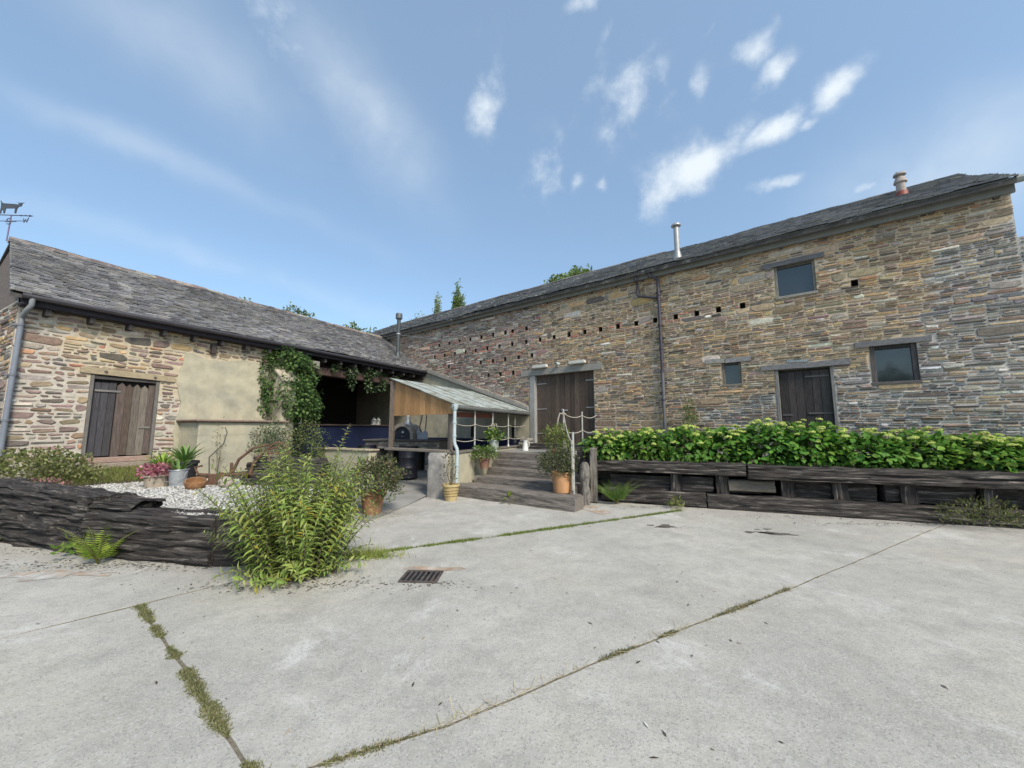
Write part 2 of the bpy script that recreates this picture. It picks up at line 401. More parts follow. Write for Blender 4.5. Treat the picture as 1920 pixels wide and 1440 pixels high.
# between A and B, left of the cross joint
slab(rough_line(A_low, -G, 4)[:-1] + rough_line(J3, -G, 5)[:-1] + rough_line(B_low, G, 6)[::-1])
# nearest the camera, below B
slab(rough_line(B_low + B_high[1:], -G, 7) + [(40, 13), (40, -40), (-30, -40)])
# beyond A, up to the steps and the planter
slab(rough_line(LA, G, 8) + [(12, 40), (-40, 40), (-40, -10)])

# shelter floor: darker old concrete rising into the open bay
fl = MB()
fp = [(-2.5, 6.75), (-2.2, 8.1), (-2.0, 9.3), (.6, 13.9), (-3.6, 17.4), (-9.0, 19.5), (-9.0, 12.2), (-5.7, 10.2), (-3.4, 8.6), (-2.9, 7.2)]
zz = [.006, .008, .03, .2, .2, .2, .2, .15, .06, .01]
fl.add([(x, y, z) for (x, y), z in zip(fp, zz)] + [(-4.2, 12.2, .2)], [[i, (i + 1) % 10, 10] for i in range(10)])
o = fl.build('shelter_floor', M_FLOOR); o['kind'] = 'structure'

def poly_sheet(name, cx, cy, rx, ry, ang, z, m, n=26, rag=.3, seed=0):
    vs = []
    for i in range(n):
        t = 2 * math.pi * i / n; r = 1 + rag * nzv(math.cos(t) * 1.5 + seed, math.sin(t) * 1.5, seed) * 1.6
        x, y = rx * r * math.cos(t), ry * r * math.sin(t)
        vs.append((cx + x * math.cos(ang) - y * math.sin(ang), cy + x * math.sin(ang) + y * math.cos(ang), z))
    o = link(name, mesh_np(name, vs, [list(range(n))]), m); o['kind'] = 'structure'; return o
M_DAMP = mat('damp_concrete', (.115, .105, .09), var=.25, nscale=6, bump=.2, bscale=40, rough=.55, spec=.4)
M_RUSTST = mat('rust_stained_concrete', (.35, .26, .19), var=.3, nscale=9, bump=.4, bscale=60, rough=.95, layer2=((.40, .385, .36), 4, .42, .6))
for i, (x, y, rx, ry, a) in enumerate([(2.54, 6.53, .16, .085, .2), (2.3, 6.6, .07, .03, 0), (2.42, 6.47, .09, .022, .1), (4.1, 6.07, .19, .075, -.3), (3.68, 6.17, .07, .05, .4), (3.85, 6.16, .09, .04, -.4), (3.93, 6.1, .07, .025, 0), (4.07, 6.35, .07, .03, 0), (3.9, 6.33, .05, .02, 0)]):
    poly_sheet('damp_patch', x, y, rx, ry, a, .004, M_DAMP, rag=.5, seed=i * 3.1)
poly_sheet('rust_stain', 1.62, 7.85, .26, .3, .3, .004, M_RUSTST, rag=.8, seed=4)
poly_sheet('rust_stain', -4.9, 4.45, .5, .13, .1, .004, M_RUSTST, rag=.8, seed=9)
poly_sheet('rust_stain', -.98, 4.62, .3, .1, .0, .004, M_RUSTST, rag=.8, seed=2)

# ------------------------------------------------------------------ masonry
PAL = dict(tan=(.34, .265, .18), ochre=(.40, .28, .15), brown=(.225, .168, .122), grey=(.275, .245, .21), dark=(.135, .12, .108), purple=(.22, .16, .145),
           rust=(.36, .21, .125), pale=(.46, .425, .365), brick=(.36, .165, .125), white=(.56, .55, .53), slate=(.16, .157, .155), olive=(.235, .205, .14))
def pick(w):
    k = R.choices(list(w), list(w.values()))[0]; c = PAL[k]; b = R.uniform(.85, 1.34)
    return tuple(min(1, x * b * R.uniform(.94, 1.06)) for x in c)
def masonry(u0, u1, z0, z1, holes, pal, skip, thin=1.0, seed=0, gap=.0135, wf=(2.0, 6.5), turn=.02, rough=.12):
    """rubble of flat stones: list of (outline [(u,z)], proud, colour, area, uc, zc)"""
    out = []; z = z0
    while z < z1 - .03:
        hb = min(R.uniform(.13, .27), z1 - z); u = u0
        while u < u1 - .03:
            sw = min(R.uniform(.28, .95), u1 - u)
            if u1 - u - sw < .1: sw = u1 - u
            r = R.random()
            if r < .13 and hb < .22: rows = [hb]
            else:
                k = max(2, min(5, int(round(hb / (R.uniform(.05, .092) * thin)))))
                q = [R.uniform(.55, 1.5) for _ in range(k)]; s = sum(q); rows = [hb * x / s for x in q]
            zz = z
            for h in rows:
                x = u
                while x < u + sw - .01:
                    w = min(max(.1, h * R.uniform(*wf)), .62)
                    if u + sw - x - w < .09: w = u + sw - x
                    out.append([x, x + w, zz, zz + h]); x += w
                zz += h
            u += sw
        z += hb
    res = []
    for a, b, c, d in out:
        g = gap * R.uniform(.5, 1.5); a += g * .8; b -= g * .8; c += g * .62; d -= g * .5
        drop = False
        for (ha, hb_, hc, hd) in holes:
            if a < hb_ and b > ha and c < hd and d > hc:
                opts = [(ha - a, 'b', ha), (b - hb_, 'a', hb_), (hc - c, 'd', hc), (d - hd, 'c', hd)]
                best = max(opts, key=lambda t: t[0] if t[1] in 'ab' else t[0] * 3)
                if best[1] == 'b': b = ha - .004
                elif best[1] == 'a': a = hb_ + .004
                elif best[1] == 'd': d = hc - .004
                else: c = hd + .004
                if b - a < .05 or d - c < .018: drop = True
        w, h = b - a, d - c
        if drop or w < .04 or h < .012: continue
        uc, zc = (a + b) / 2, (c + d) / 2
        if skip(uc, zc, w, h): continue
        cu = [min(w * .3, h * R.uniform(.15, .9)) for _ in range(4)]; cz = [h * R.uniform(.12, .42) for _ in range(4)]
        pts = [[a + cu[0], c], [b - cu[1], c], [b, c + cz[1]], [b, d - cz[2]], [b - cu[2], d], [a + cu[3], d], [a, d - cz[3]], [a, c + cz[0]]]
        tl = R.uniform(.55, 1) if R.random() < .5 else 1; tr = R.uniform(.5, 1) if R.random() < .5 else 1
        j = min(.016, h * rough); ta = R.gauss(0, turn) * min(1, .25 / w)
        P = []
        for pu, pz in pts:
            t = (pu - a) / w; k = tl + (tr - tl) * t
            pz = zc + (pz - zc) * k + R.uniform(-j, j) + ta * (pu - uc); pu += R.uniform(-j, j)
            P.append((pu + .022 * nzv(pu * .8, pz * 2, seed, 2), pz + .03 * nzv(pu * .55 + 9, pz * .8, seed, 2) + .008 * nzv(pu * 4, pz * 3, seed + 3, 1)))
        res.append((P, R.uniform(.010, .027) if R.random() < .88 else R.uniform(.025, .042), pick(pal(uc, zc)), w * h, uc, zc))
    return res
def stone_geo(st, f, V, F, Cc):
    P, p, col, *_ = st
    b = len(V); uc = sum(q[0] for q in P) / 8; zc = sum(q[1] for q in P) / 8
    hh = max(q[1] for q in P) - min(q[1] for q in P); ww = max(q[0] for q in P) - min(q[0] for q in P)
    ins = min(.012, hh * .2); ku = 1 - 2 * ins / ww; kz = 1 - 2 * ins / hh
    tilt = R.uniform(-.25, .25) * p
    for d, k in ((-.014, 0), (p * .55, 0), (p, 1)):
        for pu, pz in P:
            if k: pu2, pz2 = uc + (pu - uc) * ku, zc + (pz - zc) * kz
            else: pu2, pz2 = pu, pz
            V.append(f(pu2, pz2, d + (tilt * (pz - zc) / hh * 2 if k else 0) + (R.uniform(-.12, .12) * p if k else 0))); Cc.append(col)
    for r in range(2):
        for i in range(8):
            j = (i + 1) % 8; F.append([b + r * 8 + i, b + r * 8 + j, b + r * 8 + 8 + j, b + r * 8 + 8 + i])
    F.append([b + 16 + i for i in range(8)])
CAMP = Vector((0, 0, 1.6))
def lay_stones(stones, f, wall, world, nrm, seen, limit=300):
    """the stones that show largest become parts of their own, the rest one mesh"""
    sc_ = []
    for i, s in enumerate(stones):
        w = world @ Vector(f(s[4], s[5], 0)); d = w - CAMP
        sc_.append((s[3] * abs(d.normalized().dot(nrm)) / d.length_squared if seen(s[4], s[5]) else 0, i))
    sc_.sort(reverse=True); big = set(i for v, i in sc_[:limit] if v > 0)
    V, F, Cc = [], [], []
    for i, s in enumerate(stones):
        if i in big:
            v, ff, cc = [], [], []; stone_geo(s, f, v, ff, cc)
            o0 = Vector(f(s[4], s[5], 0))
            link('stone', mesh_np('stone', [tuple(Vector(q) - o0) for q in v], ff, np.array(cc)), M_STONE, wall, loc=o0)
        else: stone_geo(s, f, V, F, Cc)
    if V:
        o = link('stonework', mesh_np('stonework', V, F, np.array(Cc)), M_STONE, wall); o['kind'] = 'stuff'
def mortar_sheet(u0, u1, z0, z1, holes, f, colf, mb, depth=.22, step=.14, revcol=None, out=0.):
    us = sorted(set([u0, u1] + [x for h in holes for x in h[:2] if u0 < x < u1] + list(np.arange(u0, u1, step))))
    zs = sorted(set([z0, z1] + [x for h in holes for x in h[2:4] if z0 < x < z1] + list(np.arange(z0, z1, step))))
    def clean(a, keep):
        r = [a[0]]
        for x in a[1:]:
            if x - r[-1] < .02 and x not in keep: continue
            if x - r[-1] < .02 and r[-1] not in keep: r[-1] = x; continue
            r.append(x)
        return r
    ku = set([u0, u1] + [x for h in holes for x in h[:2]]); kz = set([z0, z1] + [x for h in holes for x in h[2:4]])
    us, zs = clean(us, ku), clean(zs, kz)
    b = len(mb.v)
    for zq in zs:
        for uq in us:
            mb.v.append(f(uq, zq, out + .004 + .006 * nzv(uq * 5, zq * 5, 3, 2))); mb.c.append(colf(uq, zq))
    n = len(us)
    for j in range(len(zs) - 1):
        for i in range(n - 1):
            uc, zc = (us[i] + us[i + 1]) / 2, (zs[j] + zs[j + 1]) / 2
            if any(h[0] < uc < h[1] and h[2] < zc < h[3] for h in holes): continue
            mb.f.append([b + j * n + i, b + j * n + i + 1, b + j * n + n + i + 1, b + j * n + n + i])
    for h in holes:
        a, c, lo, hi = h[:4]; rc = revcol(h) if revcol else colf((a + c) / 2, (lo + hi) / 2)
        q = [(a, lo), (c, lo), (c, hi), (a, hi)]; dp = h[4] if len(h) > 4 else depth
        vs = [f(x, z, .01) for x, z in q] + [f(x, z, -dp) for x, z in q]
        mb.add(vs, [[0, 1, 5, 4], [1, 2, 6, 5], [2, 3, 7, 6], [3, 0, 4, 7], [4, 5, 6, 7]], rc)

# ------------------------------------------------------------------ slate roofs
def slate_roof(parent, x0, x1f, e, r, expo, wid, colpal, seen, world, limit=300, x0f=None, sag=.03):
    """e, r: (y,z) of eave and ridge; rows of slates lifted off the deck; x1f(y) right-hand end"""
    ln = math.hypot(r[0] - e[0], r[1] - e[1]); dy, dz = (r[0] - e[0]) / ln, (r[1] - e[1]) / ln; ny, nz_ = -dz, dy
    rows = int(ln / expo) + 1; items = []
    for k in range(rows):
        t0 = k * expo; yk = e[0] + dy * t0
        x = (x0f(yk) if x0f else x0) - R.uniform(0, wid); xe = x1f(yk)
        while x < xe:
            w = wid * R.uniform(.7, 1.4); xb = min(x + w, xe)
            xa = max(x, (x0f(yk) if x0f else x0))
            if xb - xa > .03: items.append((xa + .003, xb - .003, t0 + R.uniform(-.014, .014), expo * 1.3))
            x += w
    def geo(it):
        xa, xb, t0, l = it; th = R.uniform(.008, .02); lift = R.uniform(.012, .03); tw = R.uniform(-.006, .006)
        vs = []
        for t, base in ((max(t0, -.02), lift), (min(t0 + l, ln), .004)):
            for x_, s_ in ((xa, -1), (xb, 1)):
                sg = sag * nzv(x_ * .35, t * .5, 7, 2)
                for h in (base - .012, base + th):
                    hh = h + sg + tw * s_ + (.02 if base > .01 else 0)
                    vs.append((x_, e[0] + dy * t + ny * hh, e[1] + dz * t + nz_ * hh))
        return vs, [[1, 3, 7, 5], [0, 2, 3, 1], [0, 1, 5, 4], [2, 6, 7, 3]]
    nrm = (world.to_3x3() @ Vector((0, ny, nz_))).normalized(); sc_ = []
    for i, it in enumerate(items):
        xm = (it[0] + it[1]) / 2; w = world @ Vector((xm, e[0] + dy * it[2], e[1] + dz * it[2])); d = w - CAMP
        sc_.append(((it[1] - it[0]) * abs(d.normalized().dot(nrm)) / d.length_squared if seen(xm, it[2]) else 0, i))
    sc_.sort(reverse=True); big = set(i for v, i in sc_[:limit] if v > 0)
    V, F, Cc = [], [], []
    for i, it in enumerate(items):
        vs, fs = geo(it); c = colpal((it[0] + it[1]) / 2, it[2] / ln)
        if i in big:
            o0 = Vector(vs[0]); link('slate', mesh_np('slate', [tuple(Vector(q) - o0) for q in vs], fs, np.array([c] * 8)), M_SLATE, parent, loc=o0)
        else:
            b = len(V); V += vs; F += [[b + q for q in f_] for f_ in fs]; Cc += [c] * 8
    o = link('slating', mesh_np('slating', V, F, np.array(Cc)), M_SLATE, parent); o['kind'] = 'stuff'

def plank_set(parent, name, x0, x1, z0, z1, y0, y1, n, cols, m, ragged=0., topf=None, vert=True):
    ws = [R.uniform(.8, 1.25) for _ in range(n)]; s = sum(ws); x = x0
    for i, w in enumerate(ws):
        w = w * (x1 - x0) / s; c = R.choice(cols); b = R.uniform(.8, 1.2); c = tuple(q * b for q in c)
        mb = MB(); top = z1 + R.uniform(-ragged, ragged); lo = z0 + R.uniform(-ragged, ragged); yo = R.uniform(-.006, .006)
        if topf and topf(i):
            mb.prism([(x + .003, lo), (x + w - .003, lo), (x + w - .003, top - .09), (x + w * .5, top), (x + .003, top - .09)], y0 + yo, y1 + yo, c)
        else: mb.box(x + .003, x + w - .003, y0 + yo, y1 + yo, lo, top, c, bev=.003)
        mb.build(name, m, parent); x += w
def dup(src, parent, loc=None, rot=None, scale=None):
    o = src.copy(); C.objects.link(o); o.parent = parent
    if loc is not None: o.location = loc
    if rot is not None: o.rotation_euler = rot
    if scale is not None: o.scale = scale
    return o
GREYWOOD = (.20, .195, .19)

# ================================================================== large stone barn (right)
RBM = Matrix.Translation((9.6227, 6.9452, 0)) @ Matrix.Rotation(math.radians(-37.6333), 4, 'Z')
RB = thing('stone_barn', 'long two-storey rubble stone barn with double plank doors and rows of small square holes', 'barn', (9.6227, 6.9452, 0), math.radians(-37.6333))
fR = lambda u, z, d: (-u, -d, z)
rowH = [(5.285, [16.26, 15.61, 14.98, 14.34, 13.72, 13.1, 12.47, 12.12, 11.47]),
        (4.78, [16.53, 15.89, 15.26, 14.63, 14.03, 13.39, 12.77, 12.14, 11.49, 10.87, 10.28, 9.68, 9.09, 8.53, 7.94, 7.36, 6.79, 6.21, 5.65, 5.11, 4.55]),
        (4.24, [15.61, 13.74, 13.1, 12.48, 11.84, 11.23]), (3.675, [13.32, 12.71, 12.09]), (4.87, [2.35])]
HOLES = [(s - .06, s + .06, z - .075, z + .075, .28) for z, L in rowH for s in L]
OPEN = [(8.8, 11.34, 1.0, 3.48, .2), (2.86, 3.98, 1.0, 3.02, .16), (1.5, 2.23, 2.55, 3.38, .14), (4.68, 5.12, 2.7, 3.31, .14), (3.02, 3.82, 4.8, 5.62, .14)]
LINT = [(8.5, 11.7, 3.48, 3.70), (2.56, 4.25, 3.02, 3.16), (1.28, 2.46, 3.38, 3.51), (2.83, 4.06, 5.62, 5.75), (4.45, 5.5, 3.31, 3.43)]
def white_zone(u, z):      # remains of limewash at the yard end
    k = 2.6 - .45 * (z - 1.5) + 1.1 * nzv(u * .8, z * .8, 21)
    k2 = 5.6 - 4.2 * max(0, z - 2.15) + 1.2 * nzv(u * .9, z * 1.2, 31)
    return u < k or (z < 3.1 and u < k2)
def brickish(u, z):
    return any(abs(z - zr) < .11 and L[-1] - .35 < u < L[0] + .35 for zr, L in rowH[:4])
def palR(u, z):
    if brickish(u, z) and R.random() < .5: return dict(brick=5, rust=1.5, purple=2, tan=1.5)
    if white_zone(u, z): return dict(dark=2.6, slate=1.6, grey=3.4, white=.25, pale=.9, brown=3.2, tan=1.6, brick=.1)
    t = min(1, max(0, (u - 10.2 + 1.5 * nzv(u * .5, z * .7, 5)) / 2.5))
    if t > R.random(): return dict(purple=4, grey=3.5, brown=2.5, pale=1.6, brick=1.0, tan=1.2, dark=1)
    return dict(tan=4.2, ochre=3, brown=4.2, grey=2.4, dark=1.6, purple=1.7, rust=.8, pale=.7, olive=1.6, white=.02)
def mortR(u, z):
    if white_zone(u, z): return (.46, .435, .395)
    if u > 10.5 + nzv(u * .5, z * .7, 5): return (.39, .34, .29)
    return (.50, .41, .295)
RWALL = MB()
mortar_sheet(-1.4, 0, .4, 5.2, [], fR, mortR, RWALL, step=.3)
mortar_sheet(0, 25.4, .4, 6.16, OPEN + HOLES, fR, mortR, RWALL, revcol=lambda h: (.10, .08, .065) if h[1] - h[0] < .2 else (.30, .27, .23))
def slabbox(mb, x0, x1, y0, y1, z0, z1, c): mb.box(x0, x1, y0, y1, z0, z1, c)
slabbox(RWALL, -25.4, -.02, .31, .55, .0, 6.1, (.1, .09, .08))
RWALL.add([(-25.4, 0, 0), (-25.4, 7.5, 0), (-25.4, 7.5, 6.1), (-25.4, 3.76, 8.3), (-25.4, 0, 6.1)], [[0, 1, 2, 3, 4]], (.3, .27, .23))
RWALL.add([(-.0, 0, 0), (-.0, 7.5, 0), (-.0, 7.5, 6.1), (-.0, 3.76, 8.3), (-.0, 0, 6.1)], [[4, 3, 2, 1, 0]], (.3, .27, .23))
slabbox(RWALL, .012, 1.4, .02, .5, .0, 5.22, (.36, .34, .31))
slabbox(RWALL, -25.4, 0, 7.2, 7.5, .0, 6.1, (.3, .27, .23))
rwall = RWALL.build('wall', M_MORTAR, RB)
lean = lambda u: 2.33 + (u - 11.42) * .335
skR = lambda u, z, w, h: (u > 17 and z < 4.6) or (u > 11.36 and z < lean(u) + .06) or (any(a < u < b and c < z < d for a, b, c, d in LINT)) or u > 23
stR = masonry(0, 23, 1.0, 6.14, [h[:4] for h in OPEN + HOLES], palR, skR, thin=.78, seed=1) + masonry(-1.4, -.02, 1.0, 5.2, [], palR, lambda *a: False, seed=2)
lay_stones(stR, fR, rwall, RBM, RBM.to_3x3() @ Vector((0, -1, 0)), lambda u, z: z > 1.85 and 0 < u < 16 and not (u > 11 and z < 3.3))
# rendered lower wall under the lean-to, blue dado, flashing
mb = MB(); mb.prism([(-11.36, .05), (-11.36, lean(11.36) - .05), (-16.9, lean(16.9) - .05), (-21, lean(16.9) - .05), (-21, .05)][::-1], -.03, .05)
mb.build('render_coat', M_RENDER, RB)
mb = MB(); mb.prism([(-11.5, .05), (-11.5, 1.2), (-17.2, 1.2), (-17.2, .05)][::-1], -.055, -.033, (.012, .016, .05)); mb.build('blue_dado', M_PAINT, RB)
for a, b, lo, hi in ((11.95, 12.12, 1.25, 1.72), (14.0, 14.2, 1.25, 1.75)):
    mb = MB(); mb.box(-b, -a, -.05, -.033, lo, hi, (.012, .012, .014)); mb.build('vent_slot', M_PAINT, RB)
mb = MB(); q = lambda u, o: (-u, lean(u) + o)
mb.prism([q(11.36, -.06), q(16.9, -.06), q(16.9, .05), q(11.36, .05)], -.13, .02, (.27, .26, .24)); mb.build('flashing', M_MORTAR, RB)
for i in range(11):
    u = 11.5 + i * .5; mb = MB(); mb.prism([q(u, .052), q(u + .47, .052), q(u + .47, .12), q(u, .10)], -.10, .02, shade((.30, .27, .23), .7, 1.3))
    mb.build('coping_stone', M_STONE, RB)
# fascia, gutter, roof
mb = MB(); mb.box(-25.4, .02, -.16, -.1, 6.06, 6.235, (.165, .168, .15)); mb.box(-25.4, .02, -.1, .02, 6.1, 6.262, (.25, .25, .23)); mb.build('fascia', M_PAINT, RB)
for i, s in enumerate(np.arange(.2, 25, .86)):
    mb = MB(); mb.box(-s - .04, -s + .04, -.13, -.045, 6.03, 6.098, (.10, .09, .08)); mb.build('rafter_end', M_WOODV, RB)
mb = MB()
for a, b, dz in ((-25.4, -15.2, -.03), (-15.2, -7.0, -.015), (-7.0, .06, .0)):
    xs = np.linspace(a, b, 30); mb.tube([(x, -.235, 6.26 + dz + .012 * nzv(x * .4, 0, 2)) for x in xs], .062, 8, (.27, .29, .27))
    mb.tube([(b - .05, -.235, 6.26 + dz), (b + .05, -.235, 6.26 + dz)], .075, 8, (.24, .26, .25))
mb.build('gutter', M_GALV, RB, smooth=True)
mb = MB(); mb.tube([(.05, -.22, 6.28), (.5, -.28, 6.40)], .03, 8, (.33, .12, .1)); mb.build('gutter_stay', M_PAINT, RB)
mb = MB(); mb.prism([(-.3, 6.27), (3.76, 8.44), (7.8, 6.27), (7.8, 6.17), (3.76, 8.3), (-.3, 6.17)], 0, 1, (.06, .055, .05))
# prism outline is in y,z here: swap the axes so that it runs along the barn
mb.v = [(-25.4 + (25.42 + .05 * x) * y, x, z) for x, y, z in mb.v]; mb.f = [f[::-1] for f in mb.f]
rroof = mb.build('roof', M_SLATE, RB)
def slcolR(x, t):
    b = R.uniform(.72, 1.28) * (1 + .3 * nzv(x * .5, t * 2, 3)); c = R.choice([(.20, .20, .215), (.21, .21, .21), (.17, .18, .19), (.23, .225, .205)])
    return tuple(q * b for q in c)
slate_roof(rroof, -25.4, lambda y: .04 + .055 * (y + .3), (-.32, 6.265), (3.74, 8.435), .165, .23, slcolR, lambda x, t: x > -17, RBM, sag=.05)
mbs = []
for i in range(57):
    a = -25.4 + i * .45; mb = MB(); c = shade((.13, .12, .115), .7, 1.3); dz = .03 * nzv(a * .4, 0, 9) + (.05 if a < -7.6 else 0)
    mb.prism([(a, 0), (a + .445, 0), (a + .445, 1), (a, 1)], 0, 1, c)
    mb.v = []; mb.f = []; mb.c = []
    for x in (a, a + .443):
        for y, z in ((3.6, 8.37), (3.62, 8.41), (3.76, 8.49), (3.90, 8.41), (3.92, 8.37)): mb.v.append((x, y, z + dz + R.uniform(-.004, .004))); mb.c.append(c)
    mb.f = [[k, k + 1, k + 6, k + 5][::-1] for k in range(4)] + [[0, 1, 2, 3, 4], [9, 8, 7, 6, 5]]
    mb.build('ridge_tile', M_SLATE, rroof)
# lintels
def lintel(par, x0, x1, z0, z1, y0, y1, col, tilt=0., name='lintel', m=None):
    mb = MB(); n = 9; vs = []
    for i in range(n):
        x = x0 + (x1 - x0) * i / (n - 1); dz = tilt * (x - (x0 + x1) / 2) + .012 * nzv(x * 2, z0, 4); th = .01 * nzv(x * 3, z1, 8)
        vs += [(x, y0 + th, z0 + dz), (x, y0 + th * .5, z1 + dz + th), (x, y1, z1 + dz + th), (x, y1, z0 + dz)]
    fs = [[0, 1, 2, 3][::-1], [4 * n - 4, 4 * n - 3, 4 * n - 2, 4 * n - 1]]
    for i in range(n - 1):
        for k in range(4): fs.append([i * 4 + k, i * 4 + (k + 1) % 4, i * 4 + 4 + (k + 1) % 4, i * 4 + 4 + k][::-1])
    mb.add(vs, [f[::-1] for f in fs], col); return mb.build(name, m or M_WOOD, par)
for (a, b, lo, hi), c in zip(LINT[:4], ((.25, .245, .225), (.18, .18, .185), (.16, .16, .165), (.14, .14, .145))):
    lintel(RB, -b, -a, lo + .004, hi - .01, -.05, .1, c)
lintel(RB, -5.02, -4.45, 3.315, 3.43, -.04, .1, (.24, .24, .24), name='stone_lintel', m=M_STONE); lintel(RB, -5.5, -5.05, 3.33, 3.45, -.035, .1, (.27, .26, .24), name='stone_lintel', m=M_STONE)
lintel(RB, -3.72, -3.3, 3.17, 3.23, -.03, .05, (.24, .27, .29), name='stone_lintel', m=M_STONE)
# windows
def window(par, x0, x1, z0, z1, fw, fcol, sill=.03, y=.03):
    mb = MB(); mb.box(x0, x0 + fw, y, y + .09, z0, z1, fcol, bev=.006); mb.box(x1 - fw, x1, y, y + .09, z0, z1, fcol, bev=.006)
    mb.box(x0 + fw + .002, x1 - fw - .002, y + .003, y + .09, z1 - fw * .85, z1, tuple(q * .45 for q in fcol), bev=.006)
    w = mb.build('window', M_WOODV, par)
    mb = MB(); mb.box(x0 - .02, x1 + .02, y - .07, y + .1, z0 - .045, z0 + .02, tuple(q * 1.1 for q in fcol), bev=.008); mb.build('sill', M_WOOD, w)
    mb = MB(); mb.box(x0 + fw + .003, x1 - fw - .003, y + .05, y + .06, z0 + .022, z1 - fw * .85 - .003, (.03, .035, .04)); mb.build('pane', M_GLASS, w)
    return w
window(RB, -3.82, -3.02, 4.82, 5.61, .055, (.23, .22, .19))
window(RB, -2.23, -1.5, 2.57, 3.375, .085, (.10, .09, .09))
window(RB, -5.12, -4.68, 2.72, 3.3, .06, (.17, .15, .125))
# double doors
DK = [(.085, .064, .051), (.095, .073, .058), (.075, .058, .048)]
for a, b in ((-11.1, -9.97), (-9.96, -8.83)):
    d = MB(); d.box(a, b, .165, .185, 1.12, 3.46, (.03, .025, .022)); d = d.build('double_door', M_WOODV, RB)
    plank_set(d, 'plank', a, b, 1.1, 3.46, .125, .164, 6, DK, M_WOODV)
    for z in (1.42, 2.28, 3.18):
        mb = MB(); h0, h1 = (a + .01, a + .42) if a < -10 else (b - .33, b - .01)
        mb.prism([(h0, z - .022), (h1, z - .014), (h1, z + .014), (h0, z + .022)] if a < -10 else [(h0, z - .014), (h1, z - .022), (h1, z + .022), (h0, z + .014)], .108, .121, (.33, .32, .31))
        mb.build('strap_hinge', M_GALV, d)
mb = MB(); mb.box(-10.1, -9.85, .1, .118, 2.19, 2.23, (.4, .39, .38)); mb.tube([(-10.06, .09, 2.26), (-10.02, .08, 2.21), (-9.98, .09, 2.24)], .012, 6, (.4, .39, .38)); mb.build('door_latch', M_GALV, RB)
mb = MB(); mb.box(-11.33, -11.105, -.03, .2, .95, 3.475, (.29, .29, .28), bev=.01); mb.build('door_jamb', M_WOODV, RB)
mb = MB(); mb.box(-8.826, -8.795, -.0, .2, .95, 3.475, (.2, .2, .2), bev=.006); mb.build('door_jamb', M_WOODV, RB)
mb = MB(); mb.box(-11.1, -8.8, -.1, .2, .93, 1.09, (.12, .11, .10), bev=.015); mb.build('threshold', M_WOOD, RB)
# small plank door
d = MB(); d.box(-3.9, -2.93, .115, .13, 1.1, 3.0, (.03, .028, .026)); d = d.build('plank_door', M_WOODV, RB)
plank_set(d, 'plank', -3.9, -2.93, 1.05, 2.96, .08, .114, 6, [(.05, .045, .045), (.06, .052, .05), (.07, .062, .056)], M_WOODV, ragged=.008)
for a, b, z in ((-3.4, -2.95, 2.82), (-3.38, -2.94, 1.95), (-3.88, -3.68, 1.92)):
    mb = MB(); mb.box(a, b, .063, .076, z - .018, z + .018, (.10, .095, .09)); mb.build('strap_hinge', M_IRON, d)
for a, b in ((-3.98, -3.905), (-2.925, -2.86)):
    mb = MB(); mb.box(a, b, -.02, .12, 1.0, 3.01, (.19, .185, .175), bev=.008); mb.build('door_jamb', M_WOODV, RB)
# downpipe with its side branch
PB = (.045, .04, .055); mb = MB()
mb.tube([(-6.84, -.235, 6.2), (-6.84, -.235, 6.08), (-6.64, -.1, 5.98), (-6.63, -.1, 5.3), (-6.62, -.1, 3.2)], .045, 10, PB)
mb.tube([(-6.62, -.1, 3.19), (-6.62, -.1, 1.0)], .048, 10, (.12, .12, .125))
mb.tube([(-7.24, -.235, 6.2), (-7.24, -.235, 6.05), (-7.25, -.1, 5.95), (-7.25, -.1, 5.62), (-7.2, -.1, 5.57), (-6.68, -.1, 5.42)], .036, 10, PB)
for z in (5.5, 4.6, 3.9, 3.22, 2.4): mb.tube([(-6.625, -.1, z - .03), (-6.625, -.1, z + .03)], .058, 10, PB)
for z in (5.6, 4.2, 2.9): mb.box(-6.72, -6.53, -.055, -.0, z - .02, z + .02, PB)
mb.build('downpipe', M_IRON, RB, smooth=True)

# ================================================================== low stone barn (left)
LBM = Matrix.Translation((-9.681, 7.3026, 0)) @ Matrix.Rotation(math.radians(61.715), 4, 'Z')
LB = thing('stone_barn', 'low stone outbuilding with slate roof, one old plank door and an open bay', 'barn', (-9.681, 7.3026, 0), math.radians(61.715))
def LW(s, y, z): return LBM @ Vector((s, y, z))
fL = lambda u, z, d: (u, -d, z)
fG = lambda u, z, d: (-d, u, z)
LOPEN = [(1.1, 2.28, .70, 2.77, .2)]
rtop = lambda u: 3.52 + .12 * nzv(u * 1.3, 3, 2) + .03 * (u - 4)
rleft = lambda z: 2.66 + .1 * nzv(z * 1.6, 5, 7)
def palL(u, z):
    k = nzv(u * .9, z * .9, 12)
    if z < 2.4 + .3 * k and u < 1.0: return dict(purple=4, brown=3, dark=3.2, grey=1.5, brick=.3, pale=.6, white=.3)
    return dict(brown=4, purple=3.2, tan=1.6, grey=1.6, dark=1.6, ochre=.8, brick=.2, rust=.2, pale=.3)
def mortL(u, z):
    k = 1.15 + .5 * nzv(u, z, 3)
    if u > k - .25 and z > 2.35: return (.47, .405, .30)
    return (.46, .42, .365)
LWALL = MB()
mortar_sheet(0, 5.62, .2, 4.06, LOPEN, fL, mortL, LWALL, revcol=lambda h: (.2, .18, .15))
mortar_sheet(0, 6, .2, 4.1, [], fG, lambda u, z: (.50, .46, .40), LWALL, step=.3)
LWALL.add([(0.0, -.0, 4.1), (0.0, 6, 4.1), (.25, 3.0, 6.05)], [[0, 2, 1]], (.14, .12, .11))
